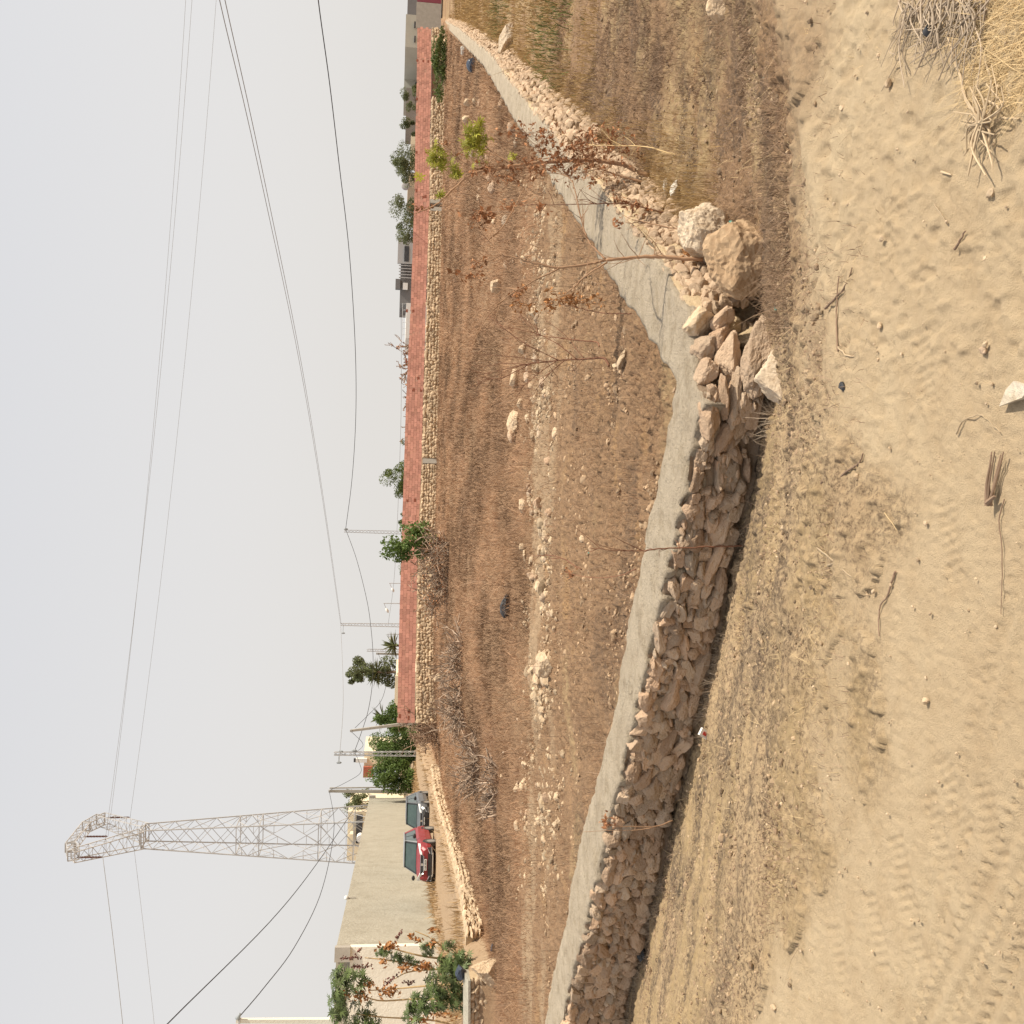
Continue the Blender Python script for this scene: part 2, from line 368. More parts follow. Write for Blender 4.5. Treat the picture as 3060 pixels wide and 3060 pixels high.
def gz(X, Y):
    X = np.asarray(X, float); Y = np.asarray(Y, float)
    a = X / np.maximum(Y, 1)
    zf = -.42 - .0115 * np.minimum(Y, 90) - .0085 * np.minimum(Y, 70) * sstep(-.16, -.26, a)
    zf = zf + (fbm2(X * .35, Y * .35, 3, 3) - .5) * .10
    Yn = Ynear(X); Yr = Yroad(X)
    wr = sstep(XC - .3, XC + .9, X)
    zb = (-.13 - .075 * np.minimum(np.minimum(Yn, 5.7 + 20 * (1 - wr)), 12)) * (1 - wr) + (-.475 - .0166 * np.minimum(Y, 90)) * wr
    Lx = np.maximum(np.minimum(Yn, 5.8 + 20 * (1 - wr)) - .12 - Yr, .6) * (1 - wr) + 2.1 * wr
    tt = np.clip((Y - Yr) / Lx, 0, 1); tt = .75 * tt + .25 * tt * tt * (3 - 2 * tt)
    zo = zb * tt
    inside = sstep(0.05, .30, Y - Yn)
    z = zo * (1 - inside) + zf * inside
    # raised track with the cars on the left, beyond its low stone wall
    l = sstep(.1, .5, Xret(Y) - X) * sstep(21.3, 21.6, Y)
    z = z * (1 - l) + (zroadleft(Y) + .12 * sstep(4.5, 7, Xret(Y) - X)) * l
    z = np.where(Y > 90, np.minimum(z, z - .012 * (Y - 90)), z)     # the land falls away beyond the houses
    return z

# ------------------------------------------------------------------ ground sheet
def ground():
    a1 = np.linspace(-33.5, 33.5, 700); wl = np.array([-180, -165, -150, -135, -120, -105, -90, -78, -68, -60, -53, -47, -42, -38, -35.5])
    ang = np.radians(np.concatenate([wl, a1, -wl[::-1]]))
    nr = 900
    rad = np.concatenate([[.3, .8, 1.3, 1.7], np.geomspace(2.05, 30, nr - 200), np.geomspace(30.3, 130, 180), np.geomspace(140, 4000, 30)])
    A, Rr = np.meshgrid(ang, rad, indexing='ij')
    X = Rr * np.sin(A); Y = Rr * np.cos(A)
    Z = gz(X, Y)
    Yn = Ynear(X); Yr = Yroad(X)
    inside = Y > Yn
    front = Rr < 60
    road = (1 - sstep(-.25, .45, Y - Yr + (fbm2(X * 1.6, Y * 1.6, 11, 5) - .5) * 2.0)) 
    road = np.where(X > 1.2, (1 - sstep(-.35, .75, Y - Yr + (fbm2(X * 1.6, Y * 1.6, 11, 4) - .5) * 1.2)), road)
    # micro relief
    n1 = fbm2(X * 9, Y * 9, 21, 4) - .5; n2 = fbm2(X * 30, Y * 30, 31, 3) - .5; n3 = noise2(X * 55, Y * 55, 41) - .5
    smooth_l = sstep(-.4, .9, X + .3 * (Y - 3))        # the left of the track is rolled smooth, the right trampled
    ampl = np.where(inside, 1.3, .12 + .20 * smooth_l)
    near = 1 - sstep(12, 30, Rr)
    n4 = np.maximum(noise2(X * 26 + 9, Y * 26, 44) - .62, 0); verge = (~inside) & (road < .5)
    Z = Z + near * (n1 * .022 * ampl + np.abs(n2) * .024 * ampl * (.4 + .6 * smooth_l) + n3 * .007 + n4 * .035 * (.15 + .85 * smooth_l) + np.where(verge, np.abs(n2) * .03 + n4 * .04, 0) + np.where(inside, np.abs(n2) * .05 + n4 * .08, 0))
    pits = noise2(X * 17, Y * 17, 57); Z = Z - near * .010 * sstep(.62, .85, pits) * road * (.15 + .85 * smooth_l)
    Z = Z + np.where(inside, (fbm2(X * 1.6, Y * 2.4, 61, 4) - .5) * .09 * (1 - sstep(40, 70, Rr)), 0)
    Z = Z + np.where(~inside & (road < .5), (fbm2(X * 3, Y * 6, 71, 3) - .5) * .07 * near, 0)
    # ridge at the edge of the track on the right
    Z = Z + .03 * np.exp(-((Y - Yr - .05) / .10) ** 2) * sstep(.9, 1.5, X) * (1 - sstep(5, 8, X))
    # tyre tracks
    def track(p, q, wid, dep, ribs):
        nonlocal Z
        p, q = onplane(*p, 0, 0)[:2], onplane(*q, 0, 0)[:2]
        d = (q - p) / np.linalg.norm(q - p); n = np.array([-d[1], d[0]])
        u = (X - p[0]) * n[0] + (Y - p[1]) * n[1]; s = (X - p[0]) * d[0] + (Y - p[1]) * d[1]
        wob = (noise2(s * 2, s * 0, 5) - .5) * .02
        k = np.abs(u + wob) < wid / 2
        ph = (u + wob) / wid * ribs * 2 * pi
        dep *= .8; prof = -dep * .5 + dep * .5 * np.sign(np.sin(ph)) * (np.abs(np.sin(ph)) ** .5) * (.5 + noise2(s * 4, u * 20, 8))
        prof = prof + dep * .35 * np.sign(np.sin(s * 2 * pi / .045)) * (np.abs(u) > wid * .33)
        Z = Z + np.where(k & (np.abs(s) < 12), prof, 0) * road * sstep(.3, .6, noise2(s * 1.1, u, 9) + .35)
    track((3060, 2458), (2771, 3060), .13, .013, 2); track((3060, 2700), (2890, 3060), .10, .012, 2)
    track((2880, 2380), (2690, 3060), .12, .008, 2); track((3060, 2850), (2960, 3060), .10, .010, 2)
    # shoe prints
    for (x, y, rz) in [(2620, 2790, .5), (2720, 2770, .6), (2800, 2500, .5), (2510, 2880, .5), (2850, 2390, .6), (2960, 2480, .4), (2470, 2350, .4), (2700, 2620, .5), (2840, 1620, .3), (2760, 1100, .2), (2650, 700, .2)]:
        c = onplane(x, y, 0, 0); du = (X - c[0]) * cos(rz) + (Y - c[1]) * sin(rz); dv = -(X - c[0]) * sin(rz) + (Y - c[1]) * cos(rz)
        k = (np.abs(du) < .14) & (np.abs(dv) < .05)
        Z = Z + np.where(k, -.005 + .0022 * np.sin(du * 2 * pi / .03) + .004 * (noise2(X * 60, Y * 60, 77) - .5), 0) * sstep(1, .8, np.maximum(np.abs(du) / .14, np.abs(dv) / .05)) * sstep(.85, 1, road)
    na, nrr = X.shape
    V = np.stack([X, Y, Z], -1).reshape(-1, 3)
    i = np.arange(na - 1)[:, None] * nrr; j = np.arange(nrr - 1)[None]
    Fq = np.stack([i + j, i + j + 1, i + nrr + j + 1, i + nrr + j], -1).reshape(-1, 4)
    V = np.vstack([V, [[0, 0, 0]]])
    tri = np.stack([np.full(na - 1, len(V) - 1), np.arange(na - 1) * nrr, np.arange(1, na) * nrr], -1)
    mb = MB(); mb.add(V, Fq, tri[:, [0, 1, 2]], r=0.5)
    # material zones
    zone = {}
    zone['road'] = road; zone['verge'] = np.where(~inside, 1.0, 0.0) * sstep(14, 8, Rr) * sstep(1.6, .2, X + (fbm2(X * 1.2, Y * 1.2, 95, 3) - .5) * 2)
    dw = Yn - Y                                                    # distance in front of the wall
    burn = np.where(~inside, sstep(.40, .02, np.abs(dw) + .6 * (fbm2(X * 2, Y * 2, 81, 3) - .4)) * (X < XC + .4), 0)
    burn = np.maximum(burn, np.where(~inside & (road < .95), sstep(.46, .66, fbm2(X * 1.5, Y * 3.0, 83, 4)) * .9 * (1 - road) * sstep(.2, .9, Y - Yr), 0) * (Rr < 14))
    burn = np.maximum(burn, np.where(inside & (Y < 13), sstep(.58, .74, fbm2(X * .8, Y * 1.5, 85, 3)) * .6, 0))
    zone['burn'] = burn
    left = sstep(.5, -1.5, X)
    zone['straw'] = np.where(~inside, (1 - road) * sstep(.46, .66, fbm2(X * .9, Y * 1.1, 87, 3) + .16 * left), sstep(.55, .7, fbm2(X * .5, Y * .8, 88, 3)) * .8 * (Y < 13))
    strip = sstep(.0, .5, Y - 13.0 + (fbm2(X * .6, Y, 90, 3) - .5) * 1.2) * sstep(.0, .7, 16.6 - Y + (fbm2(X * .7, Y, 91, 3) - .5) * 1.6) * sstep(-9.5, -7, X) * sstep(9, 6, X)
    tl = np.where(X < Xret(Y) - .2, sstep(21, 22, Y), 0)           # left track
    zone['gravel'] = np.where(inside, np.maximum(strip * sstep(.40, .62, fbm2(X * .7, Y * 1.3, 96, 3)) * .8, tl * .9), 0)
    zone['far'] = np.where(inside, sstep(14.5, 18, Y + (fbm2(X * .4, Y * .4, 92, 3) - .5) * 3), 0) * (1 - tl)
    me = mb.mesh('ground', smooth=True)
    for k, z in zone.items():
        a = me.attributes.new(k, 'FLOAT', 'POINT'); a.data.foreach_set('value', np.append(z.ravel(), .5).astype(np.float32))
    m, t, b, o = newmat('earth')
    v = geov(t)
    big = noisen(t, .9, 5, .6, v); mid = noisen(t, 7, 6, .7, v); fine = noisen(t, 75, 6, .8, v); grain = noisen(t, 260, 3, .7, v)
    sand = mixc(t, ramp(t, big, .35, .65), (.53, .40, .255), (.57, .445, .29))
    sand = mixc(t, ramp(t, mid, .45, .75), sand, (.48, .355, .22))
    sand = mixc(t, mathn(t, 'MULTIPLY', ramp(t, fine, .55, .8), .5), sand, (.40, .285, .17))
    soil = mixc(t, ramp(t, mid, .3, .7), (.245, .15, .085), (.35, .225, .132))
    soil = mixc(t, mathn(t, 'MULTIPLY', ramp(t, fine, .5, .72), .75), soil, (.20, .13, .085))
    soil = mixc(t, mathn(t, 'MULTIPLY', ramp(t, fine, .46, .28), .6), soil, (.46, .33, .205))
    far = mixc(t, ramp(t, mid, .3, .7), (.26, .152, .085), (.33, .202, .118))
    mp = t.nodes.new('ShaderNodeMapping'); mp.inputs['Scale'].default_value = (1, .33, 1); lk(t, v, mp.inputs['Vector']); pt = noisen(t, .5, 5, .65, mp.outputs[0]); far = mixc(t, mathn(t, 'MULTIPLY', ramp(t, pt, .50, .66), .5), far, (.35, .24, .145)); far = mixc(t, mathn(t, 'MULTIPLY', ramp(t, pt, .47, .34), .4), far, (.165, .10, .062)); far = mixc(t, mathn(t, 'MULTIPLY', ramp(t, noisen(t, 26, 6, .8, v), .52, .64), .7), far, (.13, .08, .05))
    org = mixc(t, mathn(t, 'MULTIPLY', ramp(t, noisen(t, 1.1, 5, .7, v), .57, .70), .7), soil, (.42, .26, .13))
    soil = mixc(t, attr(t, 'far'), org, far)
    litter = noisen(t, 34, 7, .82, v)
    vg = mixc(t, ramp(t, mid, .3, .7), (.52, .385, .235), (.45, .32, .19))
    vg = mixc(t, mathn(t, 'MULTIPLY', ramp(t, litter, .475, .60), ramp(t, noisen(t, 2.6, 5, .65, v), .34, .60)), vg, (.12, .083, .055))
    soil = mixc(t, attr(t, 'verge'), soil, vg)
    soil = mixc(t, mathn(t, 'MULTIPLY', ramp(t, litter, .50, .62), .75), soil, (.115, .077, .052))
    soil = mixc(t, mathn(t, 'MULTIPLY', ramp(t, noisen(t, 85, 4, .7, v), .60, .70), .5), soil, (.50, .37, .24))
    c = mixc(t, attr(t, 'road'), soil, sand)
    st = mixc(t, ramp(t, fine, .3, .7), (.36, .25, .13), (.44, .33, .19))
    c = mixc(t, mathn(t, 'MULTIPLY', attr(t, 'straw'), ramp(t, mid, .35, .62)), c, st)
    grv = mixc(t, ramp(t, fine, .35, .65), (.28, .19, .12), (.47, .35, .225))
    c = mixc(t, mathn(t, 'MULTIPLY', attr(t, 'gravel'), ramp(t, mid, .2, .5)), c, grv)
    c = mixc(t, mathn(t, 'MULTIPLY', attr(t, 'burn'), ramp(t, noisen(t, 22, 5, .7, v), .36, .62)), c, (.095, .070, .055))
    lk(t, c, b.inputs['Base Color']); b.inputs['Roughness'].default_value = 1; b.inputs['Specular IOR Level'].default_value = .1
    h = mathn(t, 'ADD', mathn(t, 'MULTIPLY', fine, .8), mathn(t, 'MULTIPLY', grain, .5)); grit = t.nodes.new('ShaderNodeTexVoronoi'); grit.inputs['Scale'].default_value = 95; lk(t, v, grit.inputs['Vector']); h = mathn(t, 'ADD', h, mathn(t, 'MULTIPLY', ramp(t, grit.outputs['Distance'], .30, .05), mathn(t, 'MULTIPLY', ramp(t, noisen(t, 12, 3, .6, v), .55, .75), .5)))
    addbump(t, b, h, .9, .016)
    me.materials.append(m)
    g = bpy.data.objects.new('ground', me); COL.objects.link(g); struct(g)
ground()

# ------------------------------------------------------------------ the low stone wall with a cement cap
def stoneface(mb, base, top, outn, size=(.2, .1), sub=2, depth=.10, jit=.25, keep=1.0):
    """stones over the strip between two polylines (same length), facing outn"""
    base = np.asarray(base); top = np.asarray(top)
    L = np.concatenate([[0], np.cumsum(np.linalg.norm(np.diff(top[:, :2], axis=0), axis=1))])
    H = np.mean(np.linalg.norm(top - base, axis=1)); nrow = max(2, int(round(H / size[1])))
    for r in range(nrow):
        s = -rng.uniform(0, size[0])
        while s < L[-1]:
            w = size[0] * rng.choice([.5, .75, 1.0, 1.45], p=[.25, .3, .3, .15]) * rng.uniform(.85, 1.15); sm = min(max(s + w / 2, 0), L[-1]); s += w * .96
            if rng.random() > keep: continue
            pb = np.array([np.interp(sm, L, base[:, k]) for k in range(3)]); pt = np.array([np.interp(sm, L, top[:, k]) for k in range(3)])
            d = np.array([np.interp(min(sm + .05, L[-1]), L, top[:, k]) - np.interp(max(sm - .05, 0), L, top[:, k]) for k in range(3)]); d[2] *= .5
            d /= np.linalg.norm(d); n = np.array([d[1], -d[0], 0]); n *= np.sign(n @ outn); n /= np.linalg.norm(n)
            f = (r + .5 + rng.normal(0, .12)) / nrow; hh = np.linalg.norm(pt - pb) / nrow * rng.uniform(.8, 1.35)
            c = pb + (pt - pb) * f + n * rng.uniform(-.03, .02) * depth * 6
            B = np.array([d, n, np.cross(d, n)]).T
            rr = B @ rotm(rng.normal(0, .12), rng.normal(0, .2), rng.normal(0, .12))
            rock(mb, c, (w * .66, depth * rng.uniform(.8, 1.25), hh * .68), sub, rot=rr, k=(100 if rng.random() < .28 else 0) + int(rng.integers(0, 36)))
def wallthing():
    t = thing('stone_wall', 'low rubble stone wall with a broad grey cement cap turning a corner in the foreground', 'wall', (XC, Ynear(XC) + .2, -.6))
    # near arm: core of earth mortar with stones bedded in it
    ln = resample(np.vstack([RN[1:2], LN]), .06); lf = resample(LF, n=len(ln)); n_ = np.array([-.45, -.89, 0])
    def base_of(P, off, drop=.06):
        B = P.copy(); B[:, :2] += off[:2]; B[:, 2] = gz(B[:, 0], B[:, 1] - .05) - drop; return B
    for nm, top, out in (('near', ln, n_), ('right', resample(RN[1:], .25), np.array([.89, -.46, 0]))):
        m = len(top); rows = 16; V = []
        bot = base_of(top, out * .06)
        for k in range(rows):
            f = k / (rows - 1); P = top * (1 - f) + bot * f
            nz = (fbm2(np.arange(m) * .5 + 9, np.full(m, k * 1.3), 5, 4) - .5) * .11
            P = P + out[None] * (nz - (.012 if nm == 'near' else -.035))[:, None]
            if k == 0: P[:, 2] -= .015
            V.append(P)
        V = np.stack(V, 1).reshape(-1, 3); i = np.arange(m - 1)[:, None] * rows; j = np.arange(rows - 1)[None]
        mb = MB(); mb.add(V, np.stack([i + j, i + j + 1, i + rows + j + 1, i + rows + j], -1).reshape(-1, 4), r=.5)
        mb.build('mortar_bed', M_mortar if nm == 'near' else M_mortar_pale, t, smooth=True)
    mb = MB()
    top = resample(LN[2:], .12).copy(); top[:, 2] -= .045; bot = base_of(top, n_ * .05, -.05)
    stoneface(mb, bot, top, n_, (.20, .098), 3, .062, keep=.96); stoneface(mb, bot, top, n_, (.07, .05), 2, .05, keep=.5)
    mb.build('stonework', M_stone, t)
    mb = MB()
    k = RN[:, 1] < 13; P = resample(RN[1:][k[1:]], .1); P[:, 2] -= .03
    bot = base_of(P, np.array([.89, -.46, 0]) * .16, .0)
    stoneface(mb, bot, P, np.array([.89, -.46, 0]), (.10, .062), 2, .045, keep=.8)
    k = RN[:, 1] >= 11.3; P = resample(RN[k], .3); P[:, 2] -= .03
    bot = base_of(P, np.array([.89, -.46, 0]) * .25, .0)
    stoneface(mb, bot, P, np.array([.89, -.46, 0]), (.20, .085), 1, .07, keep=.85)
    mb.build('rubble_face', M_rubble, t, smooth=False)
    # cap: two slabs meeting at the corner, ragged edges
    def slab(name, A, B, n, smp):
        A = resample(A, n=n); B = resample(B, n=n); rows = smp; V = []
        ea = (fbm2(np.arange(n) * .45, np.zeros(n), 3, 4) - .5) * .15; eb = (fbm2(np.arange(n) * .45, np.zeros(n) + 5, 4, 4) - .5) * .13
        dirn = (B - A); dirn /= np.linalg.norm(dirn, axis=1)[:, None]
        A = A - dirn * ea[:, None]; B = B + dirn * eb[:, None]
        prof = [(0, -.12), (0, -.05)] + [(f, 0) for f in np.linspace(.0, 1, rows)] + [(1, -.05), (1, -.30)]
        for f, dz in prof:
            P = A * (1 - f) + B * f
            P = P + np.array([0, 0, 1]) * ((fbm2(P[:, 0] * 6, P[:, 1] * 6, 15, 4) - .5) * .035 + dz - .012 * (abs(f - .5) * 2) ** 6)[:, None]
            V.append(P)
        c = len(prof); V = np.stack(V, 1).reshape(-1, 3); i = np.arange(n - 1)[:, None] * c; j = np.arange(c - 1)[None]
        mb.add(V, np.stack([i + j, i + j + 1, i + c + j + 1, i + c + j], -1).reshape(-1, 4), r=.5)
        for e in (0, n - 1):
            pass
    mb = MB()
    slab('a', LN, LF, 420, 16)
    slab('b', RN[0:], RF, 900, 16)
    mb.build('cement_cap', M_cap, t, smooth=True)
    # earth and broken stone filling the corner
    mb = MB()
    for (x, y, w, h, Y) in [(2215, 930, 130, 130, 5.95), (2260, 1010, 90, 110, 5.72), (2180, 1010, 120, 110, 5.85), (2140, 1000, 120, 100, 5.92)]:
        p = atY(x, y, Y); q = Y / F; rock(mb, p + np.array([0, .08, -.02]), (w * q * .6, .16, h * q * .6), 4, r=.5)
    mb.build('rubble_fill', M_mortar_pale, t)
    # big stones of the broken corner
    for (x, y, w, h, Y, rz) in [(2097, 957, 72, 68, 5.78, .2), (2160, 958, 55, 62, 5.7, .5), (2114, 1034, 58, 68, 5.72, .1), (2118, 1108, 44, 66, 5.66, .3), (2120, 1225, 52, 136, 5.6, .0), (2188, 1060, 60, 120, 5.62, .1), (2195, 1180, 50, 110, 5.62, 0), (2150, 1010, 50, 70, 5.70, .4)]:
        p = atY(x, y, Y); s = Y / F; mb = MB()
        rock(mb, p + np.array([0, .05, 0]), (h * s * .62, .11, w * s * .62), 3, rot=rotm(.15, rz * .4, rz), r=rng.uniform(.5, .9))
        mb.build('corner_stone', M_stone_pale if x < 2110 else M_stone, t)
    return t
wallthing()
def boulder(name, label, cat, x, y, w, h, Y, mat_, depth=.8, k=3, rot=None, sink=.0, group=None):
    p = atY(x, y, Y); s = Y / F; mb = MB()
    rock(mb, p, (h * s * .60, max(h, w) * s * .5 * depth, w * s * .60), 4, rot=rot if rot is not None else rotm(.1, .15, .2), k=k, r=.5)
    return tag(mb.build(name, mat_, origin=tuple(p)), label, cat, group)
boulder('boulder', 'big brown sandstone boulder at the foot of the wall corner, largest of the loose rocks', 'boulder', 2228, 775, 186, 214, 5.70, M_boulder, k=203, rot=rotm(.0, -.25, .3))
boulder('boulder', 'pale angular rock leaning behind the big brown boulder', 'boulder', 2117, 705, 165, 120, 6.35, M_boulder_pale, k=211, rot=rotm(.2, .6, .1))
boulder('flat_stone', 'grey-brown flat stone lying against the broken wall corner', 'stone', 2273, 1066, 95, 200, 5.5, M_stone, k=5, rot=rotm(.1, .12, .1))
boulder('flat_stone', 'speckled cream stone lying alone on the dirt in front of the wall corner', 'stone', 2338, 1133, 105, 190, 5.2, M_boulder_pale, k=3, rot=rotm(.9, -.25, .5))

# ------------------------------------------------------------------ far boundary wall: red hollow bricks on a stone footing
def redwall():
    A = atY(1200, 2160, 62)       # left end
    B = atY(1252, 82, 80)         # right end
    d = (B - A); d[2] = 0; L = np.linalg.norm(d); d /= L; n = np.array([d[1], -d[0], 0])
    ang = math.atan2(d[1], d[0]); AX = np.array([d, -n, [0, 0, 1.]])
    t = thing('boundary_wall', 'long red hollow-brick wall standing on a pale stone footing at the far edge of the field', 'wall', ((A + B) / 2)[:2].tolist() + [-1.2])
    def P(s, z, off=0): return A * [1, 1, 0] + d * s + n * off + np.array([0, 0, z])
    # heights along the wall from the picture (top of brick / bottom of brick)
    ys = np.array([2160, 2100, 1900, 1600, 1400, 1200, 980, 800, 600, 400, 250, 82])
    tops = np.array([1186, 1188, 1192, 1200, 1207, 1213, 1224, 1231, 1238, 1241, 1245, 1247])
    bots = np.array([1240, 1240, 1243, 1250, 1259, 1264, 1271, 1276, 1283, 1285, 1289, 1289])
    def sat(y):
        # distance along the wall where the pixel row y falls
        r_ = ray(1240, y); r_ = r_ / r_[1]; # EYE + r*Y on the line A + d*s
        Y = (A[0] * d[1] - A[1] * d[0]) / (r_[0] * d[1] - d[0]) if True else 0
        return ((r_[0] * Y - A[0]) * d[0] + (Y - A[1]) * d[1]), Y
    S = []; ZT = []; ZB = []
    for y, a, b in zip(ys, tops, bots):
        s, Y = sat(y); S.append(s); ZT.append(atY(a, y, Y)[2]); ZB.append(atY(b, y, Y)[2])
    S, ZT, ZB = map(np.array, (S, ZT, ZB)); o = np.argsort(S); S, ZT, ZB = S[o], ZT[o], ZB[o]
    holes = []
    for (x, y) in [(1218, 1495), (1240, 1495), (1216, 930), (1235, 930), (1214, 1080), (1236, 1165), (1258, 1165), (1245, 455), (1272, 455), (1245, 570), (1272, 585), (1245, 625), (1265, 588), (1246, 295), (1247, 180), (1265, 180), (1280, 180), (1195, 2140), (1220, 2145), (1222, 2125), (1250, 1130)]:
        s, Y = sat(y); holes.append((s, atY(x, y, Y)[2]))
    bh, bl = .205, .315
    mb = MB(); s0 = S[0]; nc = int((S[-1] - s0) / bl)
    for i in range(nc):
        s = s0 + (i + .5) * bl; zt = np.interp(s, S, ZT); zb = np.interp(s, S, ZB); rows = max(4, int(round((zt - zb) / bh))); hh = (zt - zb) / rows
        for r in range(rows):
            so = s + (bl * .5 if r % 2 else 0) + rng.normal(0, .006); z = zb + (r + .5) * hh
            if r == rows - 1 and rng.random() < .04: continue
            if any(abs(so - a) < .17 and abs(z - b) < .11 for a, b in holes): continue
            box(mb, P(so, z + rng.normal(0, .004), -.10 + rng.normal(0, .004)), (bl - .012, .20, hh - .014), ax=AX, r=rng.random())
    bw = mb.build('brickwork', M_brick, t)
    mb = MB(); m = 60; ss = np.linspace(s0, S[-1], m)
    for i in range(m - 1):
        a, b = ss[i], ss[i + 1]; za, zb_ = np.interp(a, S, ZB) + .003, np.interp(b, S, ZB) + .003; ta, tb = np.interp(a, S, ZT) - .04, np.interp(b, S, ZT) - .04
        hexa(mb, [P(a, za, -.010), P(b, zb_, -.010), P(b, zb_, -.18), P(a, za, -.18)], [P(a, ta, -.010), P(b, tb, -.010), P(b, tb, -.18), P(a, ta, -.18)], r=.5)
    # mortar, solid behind the hollows too
    mo = mb.build('mortar', M_brickmortar, t)
    mb = MB()
    for a, b in holes:
        box(mb, P(a, b, -.004), (.25, .012, .15), ax=AX)  # dark plates flush with the brick paint the shade inside the hollows
    mb.build('hollow_shade_plates', M_brickdark, t)
    # stone footing, with a gap at the right where it has fallen
    g0, g1 = sorted((sat(1150 / 1932 * 0 + 285)[0], sat(92)[0])); g0 = sat(290)[0]; g1 = sat(185)[0]
    c0, c1 = sat(595)[0], sat(628)[0]; c0, c1 = min(c0, c1), max(c0, c1); c2 = sat(1378)[0]
    mb = MB(); core = MB()
    for lo, hi in ((s0, c2 - .3), (c2 + .3, c0), (c1, g0), (g1, S[-1])):
        q = np.linspace(lo, hi, max(2, int((hi - lo) / .4)))
        top = np.array([P(s, np.interp(s, S, ZB) - .06, .02) for s in q]); bot = top.copy(); bot[:, 2] = gz(bot[:, 0], bot[:, 1] - .3) - .05
        bot[:, 2] = np.minimum(bot[:, 2], top[:, 2] - 1.05)
        if lo == g1: top[:, 2] = top[:, 2]
        stoneface(mb, bot, top, n, (.27, .20), 1 if hi < c2 else 2 if False else 1, .12)
        for i in range(len(q) - 1):
            hexa(core, [bot[i] - n * .02, bot[i + 1] - n * .02, bot[i + 1] - n * .4, bot[i] - n * .4], [top[i] - n * .02, top[i + 1] - n * .02, top[i + 1] - n * .4 , top[i] - n * .4], r=.5)
    mb.build('stone_footing', M_stone_pale, t)
    core.build('footing_mortar', M_mortar_pale, t)
    for c in (c2, c0 + .15, c1 - .15):
        mb = MB(); zt = np.interp(c, S, ZB) - .06
        box(mb, P(c, zt - .6, -.02), (.34, .3, 1.16), ax=AX, r=.5); mb.build('concrete_post', M_conc, t)
    if c1 - c0 > .5:
        mb = MB(); cm = (c0 + c1) / 2; box(mb, P(cm, np.interp(cm, S, ZB) - .6, -.25), (c1 - c0, .1, 1.1), ax=AX); mb.build('dark_opening', M_mortar, t)
    # earth bank seen through the fallen stretch
    mb = MB(); cm = (g0 + g1) / 2
    box(mb, P(cm, np.interp(cm, S, ZB) - .7, -.5), (abs(g1 - g0) + .6, .3, 1.3), ax=AX); mb.build('earth_bank', M_mortar, t)
    return P, sat, S, ZB
RW = redwall()

# ------------------------------------------------------------------ low stone wall under the track on the left
def retwall():
    t = thing('retaining_wall', 'low pale stone wall holding up the track beneath the two parked cars', 'wall', (-12, 35, -1))
    px = [(1288, 2290, 1325, 64), (1295, 2350, 1335, 55), (1308, 2410, 1345, 48), (1330, 2480, 1378, 41), (1352, 2560, 1398, 34.5), (1372, 2640, 1412, 30), (1385, 2720, 1425, 26.5), (1393, 2790, 1430, 24)]
    top = np.array([atY(a, y, Y) for a, y, b, Y in px]); bot = np.array([atY(b + 8, y, Y) for a, y, b, Y in px])
    n = np.array([.98, -.15, 0]); top = resample(top, .3); bot = resample(bot, n=len(top))
    mb = MB(); stoneface(mb, bot, top, n, (.30, .16), 1, .14)
    mb.build('stonework', M_stone_pale, t)
    mb = MB()
    for i in range(len(top) - 1):
        q = n * .05; w = n * .5
        hexa(mb, [bot[i] - q, bot[i + 1] - q, bot[i + 1] - w, bot[i] - w], [top[i] - q, top[i + 1] - q, top[i + 1] - w, top[i] - w], r=.5)
    mb.build('mortar_bed', M_mortar_pale, t)
    t2 = thing('retaining_wall', 'short cream stone wall with a flat pale top at the left edge under the castor plants', 'wall', (-11, 21.5, -.8))
    top = np.array([atY(1405, y, 21.5) for y in (2925, 3000, 3200, 3400)]); bot = np.array([atY(1485, y, 21.5) for y in (2925, 3000, 3200, 3400)]); n = np.array([.05, -1, 0])
    top = resample(top, .2); bot = resample(bot, n=len(top))
    mb = MB(); stoneface(mb, bot, top, n, (.17, .10), 2, .08); mb.build('stonework', M_stone_pale, t2)
    mb = MB()
    for i in range(len(top) - 1):
        hexa(mb, [bot[i], bot[i + 1], bot[i + 1] - n * .4, bot[i] - n * .4], [top[i], top[i + 1], top[i + 1] - n * .4, top[i] - n * .4], r=.5)
    mb.build('mortar_bed', M_mortar_pale, t2)
    mb = MB(); hexa(mb, [top[0] + n * .1, top[-1] + n * .1, top[-1] - n * .5, top[0] - n * .5], [top[0] + n * .1 + [0, 0, .05], top[-1] + n * .1 + [0, 0, .05], top[-1] - n * .5 + [0, 0, .12], top[0] - n * .5 + [0, 0, .12]]); mb.build('coping', M_plaster, t2)
retwall()
boulder('boulder', 'tan rock lying at the end of the short cream wall below the castor plants', 'boulder', 1462, 2905, 85, 60, 21.2, M_stone_pale, k=14)
